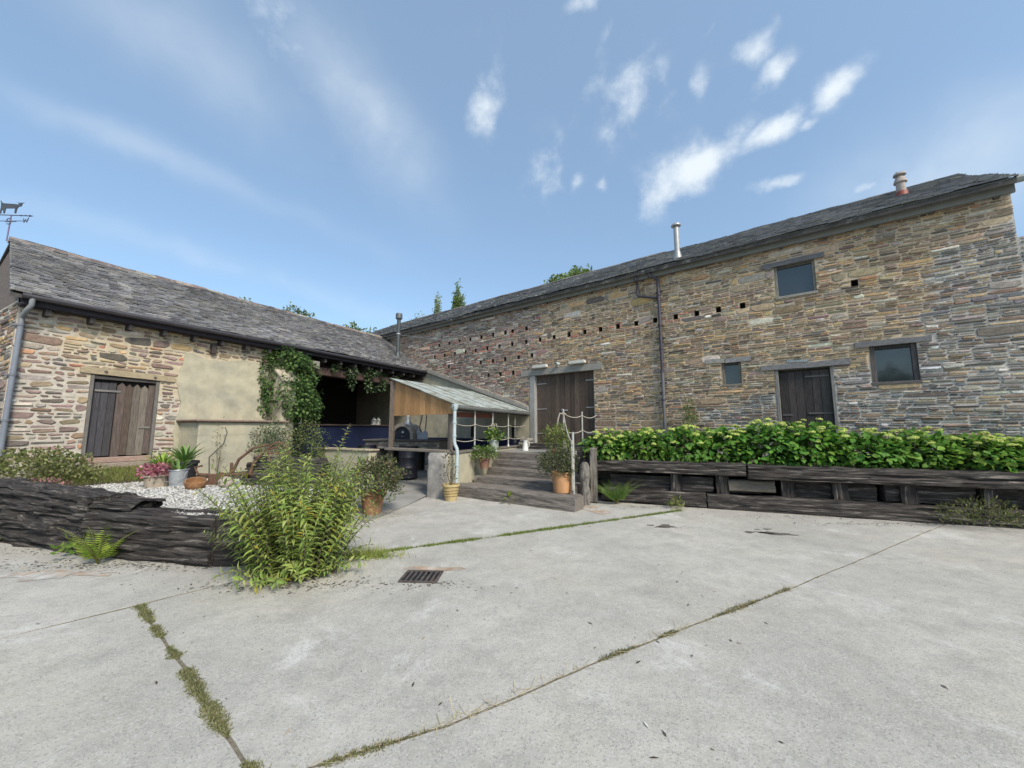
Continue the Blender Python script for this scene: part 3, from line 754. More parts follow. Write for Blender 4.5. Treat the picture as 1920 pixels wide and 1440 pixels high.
LWALL.box(.02, 5.6, .25, .5, 0, 4.05, (.1, .09, .08)); LWALL.box(5.35, 5.62, .02, 5.9, 0, 4.05, (.16, .14, .12))
LWALL.box(0.02, 12.6, 5.7, 6, 0, 4.05, (.12, .105, .09))
lwall = LWALL.build('wall', M_MORTAR, LB)
skL = lambda u, z, w, h: (u > rleft(z) and z < rtop(u)) or (.93 < u < 2.57 and 2.74 < z < 2.92) or z < .55
stL = masonry(0, 5.6, .5, 4.02, [h[:4] for h in LOPEN], palL, skL, thin=1.35, seed=5, gap=.026, wf=(1.5, 4.6), turn=.06, rough=.2)
lay_stones(stL, fL, lwall, LBM, LBM.to_3x3() @ Vector((0, -1, 0)), lambda u, z: z > .7 and u < 4.6)
stG = masonry(0, 6, .5, 4.1, [], palL, lambda *a: False, thin=1.3, seed=6)
lay_stones(stG, fG, lwall, LBM, LBM.to_3x3() @ Vector((-1, 0, 0)), lambda u, z: False, 0)
# rendered patch with a ragged edge
mb = MB(); pts = [(5.6, .3)] + [(5.6, rtop(5.6))] + [(u, rtop(u) - .03) for u in np.arange(5.5, 2.7, -.12)] + [(rleft(z), z) for z in np.arange(rtop(2.7) - .1, .3, -.12)]
mb.prism(pts[::-1], -.034, .03); mb.build('render_coat', M_RENDER, LB)
# buttress at the end of the wall with sloping coping
mb = MB(); n0 = len(mb.v); mb.v = []
yz = [(.02, .2), (-.72, .2), (-.72, 3.02), (-.05, 3.52), (.02, 3.52)]
mb.add([(4.85, y, z) for y, z in yz] + [(5.25, y, z) for y, z in yz], [[4, 3, 2, 1, 0], [5, 6, 7, 8, 9]] + [[i, (i + 1) % 5, 5 + (i + 1) % 5, 5 + i] for i in range(5)])
mb.build('buttress', M_RENDER, LB)
for k in range(3):
    t0, t1 = k / 3, (k + .97) / 3; y0, y1 = -.06 - .74 * t0, -.06 - .74 * t1; zA, zB = 3.53 - .552 * t0, 3.53 - .552 * t1
    mb = MB(); mb.add([(x, y, z + h) for x in (4.8, 5.31) for y, z in ((y0, zA), (y1, zB)) for h in (.0, .05)], [[0, 1, 3, 2], [4, 6, 7, 5], [1, 5, 7, 3], [0, 2, 6, 4], [2, 3, 7, 6], [0, 4, 5, 1]], (.42, .37, .29))
    mb.build('coping_slab', M_STONE, LB)
# plank door, lintel, sill boards
lintel(LB, .93, 2.56, 2.765, 2.9, -.045, .1, (.34, .28, .19), tilt=-.03)
for x, z in ((1.32, 2.85), (2.17, 2.81)):
    mb = MB(); mb.tube([(x, -.062, z), (x, -.04, z)], .03, 10, (.10, .085, .075)); mb.build('bolt_plate', M_IRON, LB)
d = MB(); d.box(1.17, 2.22, .105, .12, .97, 2.7, (.02, .018, .018)); d = d.build('plank_door', M_WOODV, LB)
plank_set(d, 'plank', 1.17, 1.55, .98, 2.62, .065, .104, 3, [(.06, .058, .065), (.07, .066, .07)], M_WOODV, ragged=.02)
plank_set(d, 'plank', 1.56, 2.22, .98, 2.62, .06, .1, 5, [(.105, .08, .066), (.10, .078, .07), (.15, .13, .11)], M_WOODV, ragged=.03, topf=lambda i: i < 4)
for a, b, z in ((1.2, 1.62, 2.43), (2.0, 2.2, 1.62)):
    mb = MB(); mb.box(a, b, .04, .058, z - .022, z + .022, (.17, .16, .15)); mb.build('strap_hinge', M_IRON, d)
for a, b in ((1.1, 1.168), (2.222, 2.28)):
    mb = MB(); mb.box(a, b, -.01, .12, .72, 2.76, (.15, .14, .13), bev=.008); mb.build('door_jamb', M_WOODV, LB)
mb = MB(); mb.box(1.17, 2.22, .0, .12, 2.68, 2.75, (.07, .065, .065)); mb.build('door_head', M_WOOD, LB)
for z0, z1, c in ((.845, .965, (.34, .24, .20)), (.72, .84, (.30, .25, .21))):
    mb = MB(); mb.box(1.14, 2.25, -.05, .03, z0, z1, c, bev=.008); mb.build('sill_board', M_WOOD, LB)
# eaves, roof
mb = MB(); mb.box(-.02, 11.7, -.3, -.24, 3.98, 4.12, (.035, .032, .04)); mb.build('fascia', M_WOOD, LB)
mb = MB(); mb.box(0, 5.4, -.24, -.02, 3.97, 4.03, (.05, .045, .045)); mb.build('soffit', M_WOOD, LB)
for s in np.arange(.35, 11.6, .62):
    mb = MB(); mb.box(s - .04, s + .04, -.24, .6, 3.84, 3.965, (.055, .05, .05)); mb.build('rafter_end', M_WOODV, LB)
mb = MB(); mb.box(3.25, 3.36, -.12, .1, 3.6, 3.84, (.06, .05, .05)); mb.build('rafter_end', M_WOODV, LB)
mb = MB(); mb.tube([(x, -.385, 4.13 - .012 * nzv(x * .5, 1, 1)) for x in np.linspace(-.03, 11.62, 40)], .055, 8, (.035, .033, .04)); mb.build('gutter', M_IRON, LB, smooth=True)
mb = MB(); GP = (.17, .19, .23)
mb.tube([(.1, -.385, 4.1), (.1, -.385, 3.97), (.06, -.3, 3.86), (.05, -.1, 3.76), (.05, -.1, 3.62)], .042, 10, (.18, .195, .205)); mb.tube([(.05, -.1, 3.63), (.03, -.1, .6)], .043, 10, GP)
for z in (3.6, 2.62, 1.75): mb.tube([(.045, -.1, z - .02), (.045, -.1, z + .02)], .053, 10, (.15, .16, .19)); mb.box(-.05, .13, -.06, .0, z - .015, z + .015, (.15, .16, .19))
mb.build('downpipe', M_PAINT, LB, smooth=True)
xe = lambda y: 11.62 + .165 * y
x0L = lambda y: -.17 + .11 * (y + .36)
mb = MB(); ev, rg, bk = (-.36, 4.15), (3.0, 6.17), (6.4, 4.15)
for (ya, za), (yb, zb) in ((ev, rg), (bk, rg)):
    mb.add([(x0L(ya) if ya < 3 else .1, ya, za), (xe(ya), ya, za), (xe(yb), yb, zb), (x0L(yb), yb, zb), (x0L(ya) if ya < 3 else .1, ya, za - .07), (xe(ya), ya, za - .07), (xe(yb), yb, zb - .07), (x0L(yb), yb, zb - .07)],
           [[0, 1, 2, 3], [7, 6, 5, 4], [0, 4, 5, 1], [0, 3, 7, 4], [1, 5, 6, 2]], (.06, .055, .055))
lroof = mb.build('roof', M_SLATE, LB)
def slcolL(x, t):
    b = R.uniform(.75, 1.25) * (1 + .28 * nzv(x * .6, t * 3, 13)); c = R.choice([(.22, .22, .235), (.245, .245, .245), (.195, .195, .21), (.26, .25, .24)])
    return tuple(q * b for q in c)
slate_roof(lroof, 0, xe, (-.38, 4.165), (2.98, 6.185), .115, .19, slcolL, lambda x, t: True, LBM, x0f=x0L, sag=.05)
a = .18
while a < 12.05:
    w = R.uniform(.4, .48); b = min(a + w, 12.1); mb = MB(); c = R.choice([(.20, .14, .12), (.24, .19, .16), (.17, .125, .115), (.30, .28, .23)]); c = shade(c, .8, 1.2); dz = .05 * nzv(a * .4, 0, 4)
    for x in (a, b - .006):
        for y, z in ((2.84, 6.12), (2.86, 6.17), (3.0, 6.255), (3.14, 6.17), (3.16, 6.12)): mb.v.append((x, y, z + dz + R.uniform(-.006, .006))); mb.c.append(c)
    mb.f = [[k, k + 1, k + 6, k + 5][::-1] for k in range(4)] + [[0, 1, 2, 3, 4], [9, 8, 7, 6, 5]]
    mb.build('ridge_tile', M_SLATE, lroof); a = b
mb = MB(); mb.box(6.05, 6.3, -.3, .1, 3.55, 3.82, (.23, .215, .19), bev=.015); mb.build('beam_end', M_WOODV, LB)
# open bay: beam, boarded back, bar counter with ledge
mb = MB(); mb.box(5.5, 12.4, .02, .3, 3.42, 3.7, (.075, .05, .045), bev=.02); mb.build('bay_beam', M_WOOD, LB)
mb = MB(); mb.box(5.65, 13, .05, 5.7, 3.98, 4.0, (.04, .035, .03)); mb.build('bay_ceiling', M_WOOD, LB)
mb = MB(); mb.box(6.0, 11.6, 1.5, 1.62, .2, 1.70, (.008, .014, .045)); mb.build('bar_front', M_PAINT, LB)
mb = MB(); mb.box(5.9, 11.7, 1.42, 1.9, 1.702, 1.76, (.07, .055, .05), bev=.01); mb.build('bar_top', M_WOOD, LB)
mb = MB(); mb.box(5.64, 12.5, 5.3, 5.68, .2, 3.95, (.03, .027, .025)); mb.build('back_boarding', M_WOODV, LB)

# ---------------------------------------------------------------- flues and weathervane
def flue(name, label, base, r, h, col, cap, m, collar=None, group=None):
    t = thing(name, label, 'flue', base, 0, group)
    mb = MB(); mb.tube([(0, 0, -.35), (0, 0, h)], r, 16, col); mb.build('pipe', m, t, smooth=True)
    mb = MB()
    if cap == 'drum': mb.lathe([(r * 1.1, h - .02), (r * 1.75, h + .03), (r * 1.75, h + .24), (r * 1.5, h + .27)], 18, tuple(q * 1.4 for q in col))
    else:
        mb.lathe([(r * 1.8, h + .05), (r * 1.75, h + .09), (r * .4, h + .17)], 18, col)
        for k in range(3): mb.tube([(r * .9 * math.cos(k * 2.1), r * .9 * math.sin(k * 2.1), h - .06), (r * .9 * math.cos(k * 2.1), r * .9 * math.sin(k * 2.1), h + .07)], .01, 6, col)
    mb.build('cap', m, t, smooth=True)
    mb = MB(); mb.lathe([(r * 2.0, -.3), (r * 1.7, -.05), (r * 1.06, .18)], 18, collar or col); mb.build('flashing_cone', m, t, smooth=True)
    return t
bp = LW(10.75, .65, 4.82)
t = flue('stove_flue', 'black stove flue with drum cap on the low left roof', bp, .085, 1.72, (.05, .06, .065), 'drum', M_IRON)
mb = MB(); mb.tube([(0, 0, 1.02), (0, 0, 1.06)], .09, 16, (.5, .5, .48)); mb.build('band', M_GALV, t)
p2 = RBM @ Vector((-11.9, -.05, 4.55)); mb = MB(); mb.tube([(.05, 0, 1.0), p2 - Vector(bp)], .008, 5, (.3, .3, .3)); mb.build('stay_wire', M_GALV, t)
bp = RBM @ Vector((-6.18, .42, 6.72))
flue('stove_flue', 'shiny silver stove flue with flat cap rising from the barn eaves', bp, .078, .93, (.36, .36, .35), 'flat', M_GALV, (.32, .32, .31))
bp = RBM @ Vector((-1.12, 1.9, 7.45))
t = thing('chimney_pot', 'pale clay flue pot with cowl and red base near the right roof end', 'chimney pot', bp)
mb = MB(); mb.lathe([(.095, .12), (.09, .34), (.13, .36), (.12, .41), (.085, .5)], 18, (.36, .31, .28)); mb.build('pot', M_POT, t, smooth=True)
mb = MB(); mb.lathe([(.125, -.3), (.118, .1), (.11, .118)], 18, (.24, .07, .05)); mb.build('red_base', M_PAINT, t, smooth=True)
mb = MB(); mb.lathe([(.05, .48), (.05, .56), (.125, .56), (.11, .61), (.03, .64)], 18, (.34, .31, .28)); mb.tube([(-.08, 0, .64), (.11, 0, .66)], .012, 6, (.3, .3, .3)); mb.build('cowl', M_POT, t, smooth=True)

wv = thing('weathervane', 'goat weathervane with compass arms on the left gable peak', 'weathervane', LW(.14, 2.97, 6.2), math.radians(-4))
VC = (.055, .05, .075); mb = MB(); mb.tube([(0, 0, -.1), (0.02, 0, .56)], .013, 6, (.13, .10, .2)); mb.build('rod', M_IRON, wv)
mb = MB(); mb.tube([(-.5, 0, .60), (.58, 0, .52)], .011, 6, VC); mb.prism([(.5, .50), (.62, .515), (.51, .55)], -.006, .006, VC)
for x in (.3, .42): mb.prism([(x - .03, .535 - x * .03), (x + .02, .535 - x * .03), (x - .01, .57 - x * .03)], -.006, .006, VC)
mb.build('arrow', M_IRON, wv)
goat = [(-.30, .62), (-.27, .62), (-.27, .70), (-.22, .73), (-.20, .62), (-.17, .62), (-.16, .745), (.10, .735), (.10, .61), (.135, .60), (.15, .73), (.19, .78), (.235, .775), (.26, .80), (.27, .83), (.26, .855),
        (.33, .865), (.25, .875), (.20, .87), (.12, .895), (.185, .855), (.17, .83), (.10, .845), (-.22, .88), (-.28, .90), (-.33, .96), (-.30, .89), (-.29, .80)]
mb = MB(); mb.prism(goat, -.008, .008, (.05, .055, .065)); mb.build('goat', M_IRON, wv)
mb = MB(); mb.tube([(-.42, .0, .43), (.36, .0, .40)], .008, 6, VC); mb.tube([(-.3, .3, .58), (.34, -.28, .22)], .008, 6, VC); mb.build('compass_arms', M_IRON, wv)
mb = MB(); mb.tube([(.36, 0, .47), (.39, 0, .36), (.425, 0, .44), (.46, 0, .36), (.50, 0, .475)], .009, 6, VC); mb.build('letter', M_IRON, wv)
mb = MB(); mb.tube([(.43 + .055 * math.cos(q), -.28, .265 + .035 * math.sin(q)) for q in np.linspace(.4, 4.4, 9)] + [(.43 + .055 * math.cos(q), -.28, .195 + .035 * math.sin(q)) for q in np.linspace(1.3, -2.6, 9)], .009, 6, VC); mb.build('letter', M_IRON, wv)
mb = MB(); mb.tube([(-.5, 0, .48), (-.44, 0, .48), (-.44, 0, .42)], .009, 6, VC); mb.tube([(-.44, 0, .37), (-.5, 0, .37)], .009, 6, VC); mb.tube([(-.44, 0, .48), (-.44, 0, .37)], .009, 6, VC); mb.build('letter', M_IRON, wv)

# ================================================================== lean-to with tin roof
A3, B3, C3, D3 = Vector((-3.42, 10.85, 2.97)), Vector((-1.45, 9.34, 2.18)), Vector((.54, 13.95, 2.2)), Vector((-1.52, 15.53, 3.02))
LT = thing('lean_to', 'lean-to with mossy corrugated tin roof and pale timber boarded gable', 'lean-to', (-1.5, 9.5, 0))
OFF = -Vector((-1.5, 9.5, 0))
bc = (C3 - B3); bcn = bc.normalized(); dn = ((B3 - A3) + (C3 - D3)).normalized(); upn = dn.cross(bcn).normalized()
if upn.z < 0: upn = -upn
ns = 8
for k in range(ns):
    nu = 33; vs = []; fs = []
    for i in range(nu):
        t = -.02 + 1.02 * (k + i / (nu - 1) * 1.03) / ns
        a = A3.lerp(D3, t); b = B3.lerp(C3, t)
        for j in range(9):
            p = a.lerp(b, -.02 + 1.07 * j / 8) + upn * (.016 * math.cos((k + i / (nu - 1)) * 8 * 2 * math.pi) + .03 + .004 * (k % 2) + .012 * nzv(t * 3, j * .4, 2))
            vs.append(p)
    for s_ in (0, .004): pass
    n = len(vs); vs2 = vs + [p - upn * .004 for p in vs]
    for i in range(nu - 1):
        for j in range(8):
            q = [i * 9 + j, i * 9 + j + 1, i * 9 + j + 10, i * 9 + j + 9]; fs.append(q); fs.append([n + z for z in q[::-1]])
    for i in range(nu - 1): fs.append([i * 9 + 8, n + i * 9 + 8, n + i * 9 + 17, i * 9 + 17])
    link('roof_sheet', mesh_np('roof_sheet', vs2, fs), M_TIN, LT, loc=OFF)
gx = (A3 - B3); gx.z = 0; gl = gx.length; gx.normalize(); gy = Vector((gx.y, -gx.x, 0)) * -1
GM = Matrix.Translation(Vector((B3.x, B3.y, 0))) @ Matrix(((gx.x, gy.x, 0, 0), (gx.y, gy.y, 0, 0), (0, 0, 1, 0), (0, 0, 0, 1)))
nb = 12; x = -.05
for k in range(nb):
    w = (gl + .07) / nb; x1 = x + w - .004; zr = lambda q: B3.z + (A3.z - B3.z) * q / gl - .01
    kk_ = R.uniform(.82, 1.15); c = tuple(q * kk_ for q in R.choice([(.40, .225, .10), (.37, .21, .095), (.42, .24, .11)])); lo = 1.945 + R.uniform(-.006, .006)
    mb = MB(); mb.prism([(x, lo), (x1, lo), (x1, zr(x1)), (x, zr(x))], -.022, .0, c); mb.v = [GM @ Vector(v) for v in mb.v]
    mb.build('cladding_board', M_PINE, LT, loc=OFF); x += w
def beam(name, p, q, w, h, col, par, off, m=M_WOOD, up=Vector((0, 0, 1))):
    p, q = Vector(p), Vector(q); d = (q - p); L = d.length; d.normalize(); s = d.cross(up).normalized(); u = s.cross(d)
    M = Matrix.Translation(p) @ Matrix(((d.x, s.x, u.x, 0), (d.y, s.y, u.y, 0), (d.z, s.z, u.z, 0), (0, 0, 0, 1)))
    mb = MB(); mb.box(0, L, -w / 2, w / 2, -h / 2, h / 2, col, bev=min(w, h) * .08); o = mb.build(name, m, par); o.matrix_local = Matrix.Translation(off) @ M; return o
DW = (.12, .10, .085)
beam('post', (-3.36, 10.8, .15), (-3.36, 10.8, 2.93), .13, .13, DW, LT, OFF, up=Vector((1, 0, 0)))
beam('post', (-1.52, 9.57, 1.02), (-1.52, 9.57, 2.12), .12, .12, (.13, .11, .095), LT, OFF, up=Vector((1, 0, 0)))
beam('rafter', A3 + Vector((.05, .07, -.12)), B3 + Vector((.05, .07, -.09)), .08, .12, DW, LT, OFF)
beam('rafter', D3 + Vector((0, -.1, -.12)), C3 + Vector((0, -.1, -.09)), .08, .12, DW, LT, OFF)
for k in (.25, .5, .75): beam('rafter', A3.lerp(D3, k) - Vector((0, 0, .1)), B3.lerp(C3, k) - Vector((0, 0, .08)), .06, .1, DW, LT, OFF)
beam('eave_beam', B3 + Vector((-.05, .06, -.1)), C3 + Vector((-.05, -.1, -.1)), .08, .12, (.11, .095, .085), LT, OFF)
beam('wall_plate', A3 + Vector((0, .06, -.14)), D3 + Vector((0, -.06, -.14)), .1, .14, (.14, .085, .07), LT, OFF)
beam('red_board', B3 + Vector((-.12, .2, -.23)), B3.lerp(C3, .5) + Vector((-.12, 0, -.23)), .025, .13, (.17, .07, .05), LT, OFF)
beam('bar_shelf', (-3.42, 10.76, 1.04), (-1.5, 9.33, 1.05), .26, .06, (.21, .185, .155), LT, OFF)
mb = MB(); gp = [B3.lerp(C3, t) + dn * .12 + Vector((0, 0, -.035 - .01 * t)) for t in np.linspace(-.03, .99, 20)]; mb.tube(gp, .05, 10, (.17, .18, .18)); mb.build('gutter', M_GALV, LT, smooth=True, loc=OFF)
px, py = -1.37, 9.2
mb = MB(); PC = (.38, .45, .47)
mb.lathe([(.085, 0), (.085, .07), (.05, .15)][::-1], 12, PC, c=(px, py, 2.02)); mb.v[:] = [(x, y, 4.19 - z) for x, y, z in mb.v]
mb.tube([(px, py, 2.1), (px, py, 1.32), (px + .015, py, 1.22), (px + .07, py - .02, 1.12), (px + .08, py - .02, 1.0), (px + .07, py - .02, .3)], .042, 12, PC)
for z in (1.72, 1.4, .72): mb.tube([(px + (.075 if z < 1 else 0), py - (.02 if z < 1 else 0), z), (px + (.075 if z < 1 else 0), py - (.02 if z < 1 else 0), z + .04)], .053, 12, PC)
mb.build('downpipe', M_PAINT, LT, smooth=True, loc=OFF)

# ---------------------------------------------------------------- rendered retaining wall under the rope railing
RW = thing('retaining_wall', 'cream rendered retaining wall with grey rounded end beside the timber steps', 'wall', (-1.59, 9.03, 0))
OFW = Vector((1.59, -9.03, 0))
w0, wd_ = Vector((-1.56, 9.1, 0)), Vector((.396, .918, 0)); wn = Vector((-.918, .396, 0))
mb = MB(); P = []
for t in (.12, 4.9):
    for o_, z in ((0, 0), (0, .96), (.02, .985), (.4, .985), (.4, 0)): P.append(w0 + wd_ * t + wn * o_ + Vector((0, 0, z)))
mb.add(P, [[0, 1, 2, 3, 4], [9, 8, 7, 6, 5]] + [[i, 5 + i, 5 + (i + 1) % 5, (i + 1) % 5] for i in range(5)]); mb.build('wall', M_RENDER, RW, loc=OFW)
M_STUB = mat('grey_render', (.30, .285, .265), var=.25, nscale=5, bump=.6, bscale=18, rough=.95, spec=.1, layer2=((.42, .40, .37), 4, .52, .7))
mb = MB(); M_ = Matrix.Translation(w0) @ Matrix(((wn.x, wd_.x, 0, 0), (wn.y, wd_.y, 0, 0), (0, 0, 1, 0), (0, 0, 0, 1)))
n = 14; vs = []; fs = []
for i in range(n):
    z = i / (n - 1); k = 1 - .0 * z; zz = z * 1.0
    for q in range(16):
        tt = 2 * math.pi * q / 16; cx_, sx = math.cos(tt), math.sin(tt); e = .35
        x = .235 + .235 * math.copysign(abs(cx_) ** e, cx_) * (1.04 - .06 * z) * (1 if i < n - 1 else .85); y = .06 + .12 * math.copysign(abs(sx) ** e, sx) * (1.1 - .1 * z) * (1 if i < n - 1 else .8)
        vs.append((x + .015 * nzv(x * 5, z * 4, y * 5), y + .02 * nzv(x * 4, z * 4, 3), zz - (.0 if i < n - 1 else -.02)))
for i in range(n - 1):
    for q in range(16): fs.append([i * 16 + q, i * 16 + (q + 1) % 16, i * 16 + 16 + (q + 1) % 16, i * 16 + 16 + q])
fs.append([(n - 1) * 16 + q for q in range(16)])
mb.add([M_ @ Vector(v) for v in vs], fs); mb.build('wall_end', M_STUB, RW, smooth=True, loc=OFW)
beam('edge_timber', w0 + wd_ * .2 + wn * .1 + Vector((0, 0, 1.012)), w0 + wd_ * 4.8 + wn * .1 + Vector((0, 0, 1.0)), .26, .05, (.16, .145, .13), RW, OFW)

# rope railing on the wall
RR = thing('rope_railing', 'rope railing of three slim grey posts along the cream wall under the tin roof', 'railing', (-1.0, 10.39, 1.03)); OFR = -Vector((-1.0, 10.39, 1.03))
rp = [Vector((-1.0, 10.39, 1.03)), Vector((-.57, 11.38, 1.03)), Vector((-.12, 12.42, 1.02))]; ROPC = (.50, .48, .43)
for p in rp:
    mb = MB(); mb.tube([p, p + Vector((0, 0, 1.05))], .024, 10, (.42, .42, .40)); mb.lathe([(.05, 0), (.045, .02), (.026, .08)], 10, (.42, .42, .40), c=p); mb.build('post', M_GALV, RR, smooth=True, loc=OFR)
def sagrope(pts, dz, r, sub=8):
    out = []
    for a, b in zip(pts, pts[1:]):
        a, b = Vector(a), Vector(b)
        for i in range(sub):
            t = i / sub; out.append(a.lerp(b, t) - Vector((0, 0, dz * 4 * t * (1 - t))))
    out.append(Vector(pts[-1])); return out
ends = [Vector((-1.42, 9.45, 1.05))] + rp + [Vector((.42, 13.7, 1.03))]
for h in (.27, .67):
    mb = MB(); mb.tube(sagrope([p + Vector((.026, -.01, h)) for p in ends], .05, .013), .011, 6)
    for p in rp: mb.tube([p + Vector((0, 0, h - .02)), p + Vector((0, 0, h + .025))], .034, 8)
    mb.build('rope', M_ROPE, RR, smooth=True, loc=OFR)
mb = MB(); q = rp[1] + Vector((.03, -.02, .68))
for a, b in ((-.09, -.16), (.12, -.14), (.02, -.2)): mb.tube([q, q + Vector((a * .6, -.03, .03)), q + Vector((a, -.04, b))], .012, 6)
mb.build('rope_knot', M_ROPE, RR, smooth=True, loc=OFR)

# ================================================================== weathered timbers
def baulk(name, p0, p1, z0, h, d, seed, m, parent=None, amp=.03, res=.03, ragged=(.0, .0), off=Vector((0, 0, 0)), topf=None, cut=.04, vert=False):
    """a long squared timber worn into ridges: front lower edge runs p0 -> p1, body to the left of that direction"""
    p0, p1 = Vector((p0[0], p0[1], z0)), Vector((p1[0], p1[1], z0)); dx = p1 - p0; L = dx.length
    ang = math.atan2(dx.y, dx.x); nx = max(8, int(L / res)); per = []
    ny, nzz = max(3, int(d / res)), max(3, int(h / (res * .72)))
    for i in range(ny): per.append((d * i / ny, 0, 0, -1))
    for i in range(nzz): per.append((d, h * i / nzz, 1, 0))
    for i in range(ny): per.append((d * (1 - i / ny), h, 0, 1))
    for i in range(nzz): per.append((0, h * (1 - i / nzz), -1, 0))
    n = len(per); V = np.zeros(((nx + 1) * n, 3)); k = 0
    for i in range(nx + 1):
        x0 = L * i / nx
        e = 0 if i == 0 else (1 if i == nx else None)
        wob = .02 * nzv(x0 * 1.2, seed, 0, 2)
        tf = topf(x0 / L) if topf else 1.
        for y, z, a, b in per:
            c = cut * (1 if (min(y, d - y) < .02 and min(z, h - z) < .02) else 0)
            g = nzv(x0 * .7 + seed, y * 7, z * 9 + seed, 3) + .6 * nzv(x0 * 1.6 + seed * 2, y * 18, z * 20, 2)
            g = -abs(g) * 1.1 + .25 + .6 * nzv(x0 * 2.2, y * 3 + seed, z * 3, 2)
            if vert: g = -abs(nzv(x0 * 8 + seed, y * 7, z * .8 + seed, 3)) * 1.3 + .2 + .7 * nzv(x0 * 3, y * 3 + seed, z * 2.5, 2)
            st = math.floor((z + .03 * nzv(x0 * .9, y, seed, 2)) / .042)
            if a and not vert: g += .75 * nzv(x0 * .55 + st * 5.3, st * 3.7, seed, 2)
            q = amp * g * (1 if b >= 0 else .3) - c * .5
            xx = x0
            if e is not None and ragged[e]: xx += (1 if e else -1) * ragged[e] * (nzv(seed + 3, y * 5, z * 7, 3) - .3)
            elif e is not None: xx += .012 * nzv(seed + 3, y * 8, z * 8, 2)
            V[k] = (xx, y + a * q + wob, z * (tf if z > 0 else 1) + b * q); k += 1
    idx = np.arange(nx)[:, None] * n + np.arange(n)[None]; nxt = np.arange(nx)[:, None] * n + (np.arange(n)[None] + 1) % n
    F = np.stack([idx, nxt, nxt + n, idx + n], 2).reshape(-1, 4)
    faces = F.tolist() + [list(range(n))[::-1], [nx * n + i for i in range(n)]]
    me = mesh_np(name, V, faces); me.polygons.foreach_set('use_smooth', np.ones(len(me.polygons), bool))
    try: me.set_sharp_from_angle(angle=math.radians(50))
    except Exception: pass
    return link(name, me, m, parent, p0 + off, (0, 0, ang))
# ---------------------------------------------------------------- steps
SO = Vector((-1.33, 9.34, 0)); SA = math.radians(-35.0)
ST = thing('timber_steps', 'wide flight of five grey railway timber steps up to the double doors', 'steps', SO, SA)
for k, (y, lo, hi, x0, x1, dp) in enumerate([(0, 0, .265, -.15, 3.08, .42), (.76, .17, .39, -.0, 2.78, .56), (1.33, .35, .56, -.1, 2.78, .3), (1.62, .52, .745, -.15, 2.8, .32), (1.93, .70, .935, -.2, 2.8, .34)]):
    o = baulk('step', (x0, y), (x1, y), lo, hi - lo, dp, 3.3 * k + 1, M_STEP, ST, amp=.012 if k else .02, res=.035, cut=.012)
baulk('tread', (-.12, .43), (2.9, .42), .03, .205, .36, 21, M_STEP, ST, amp=.012, res=.04, cut=.01)
mb = MB(); mb.box(-.2, 2.75, .9, 2.3, .0, .37, (.1, .1, .1)); mb.box(-1.2, 3.3, 2.28, 4.62, .0, .925, (.24, .22, .2)); mb.build('landing', M_FLOOR, ST)
for k, (y0, y1, x0, z1) in enumerate([(-.95, -.6, -11.25, 1.015), (-.6, -.2, -11.1, 1.09)]):
    p, q = RBM @ Vector((x0, y0, 0)), RBM @ Vector((-8.7, y0, 0)); M4 = ST.matrix_world
    A_ = Matrix.Translation(SO) @ Matrix.Rotation(SA, 4, 'Z'); p, q = A_.inverted() @ p, A_.inverted() @ q
    baulk('door_step', (p.x, p.y), (q.x, q.y), .92, z1 - .92, y1 - y0, 31 + k, M_BAULK, ST, amp=.01, res=.06, cut=.01)
# rope handrail on the right of the steps
HR = thing('rope_handrail', 'rope handrail on three slim grey posts at the right of the steps', 'railing', (1.29, 8.17, .26)); OFH = -Vector((1.29, 8.17, .26))
p1, p2, p3, p4 = Vector((1.28, 8.15, .25)), Vector((1.57, 11.75, .92)), Vector((2.2, 12.1, .92)), RBM @ Vector((-8.72, -.02, 2.02))
for p, h in ((p1, 1.27), (p2, 1.26), (p3, 1.2)):
    mb = MB(); mb.tube([p, p + Vector((0, 0, h))], .027, 10, (.40, .41, .40)); mb.build('post', M_GALV, HR, smooth=True, loc=OFH)
mb = MB(); mb.tube(sagrope([p1 + Vector((-.03, -.03, .1)), p1 + Vector((-.03, -.03, .55)), p1 + Vector((-.035, -.03, 1.05))], .0, .02), .015, 7)
mb.tube(sagrope([p1 + Vector((-.03, -.03, 1.05)), p2 + Vector((0, -.03, 1.12))], .14, .02, 14), .016, 7)
mb.tube(sagrope([p1 + Vector((-.03, -.03, .55)), p2 + Vector((-.02, -.03, .62))], .14, .02, 14), .016, 7)
mb.tube(sagrope([p2 + Vector((.02, -.03, 1.12)), p3 + Vector((0, -.03, 1.08)), p4], .09, .02, 10), .014, 7)
mb.tube(sagrope([p2 + Vector((.02, -.03, .62)), p3 + Vector((0, -.03, .62)), p4 - Vector((0, 0, .45))], .09, .02, 10), .014, 7)
mb.build('rope', M_ROPE, HR, smooth=True, loc=OFH)
mb = MB(); q = p2 + Vector((0, -.03, 1.12)); mb.tube([q, q + Vector((-.12, -.05, .01)), q + Vector((-.17, -.06, -.14)), q + Vector((-.2, -.06, -.3))], .022, 7)
mb.build('rope_end', M_ROPE, HR, smooth=True, loc=OFH); mb = MB(); mb.tube([q + Vector((-.05, -.02, -.02)), q + Vector((-.02, -.02, .05)), q + Vector((.05, -.02, -.02))], .028, 7); mb.build('rope_knot', M_ROPE, HR, smooth=True, loc=OFH); mb = MB()
q = p2 + Vector((-.02, -.03, .62)); mb.tube([q + Vector((.04, 0, 0)), q + Vector((-.08, -.04, .05)), q + Vector((-.12, -.04, -.05))], .024, 7); mb.build('rope_end', M_ROPE, HR, smooth=True, loc=OFH)
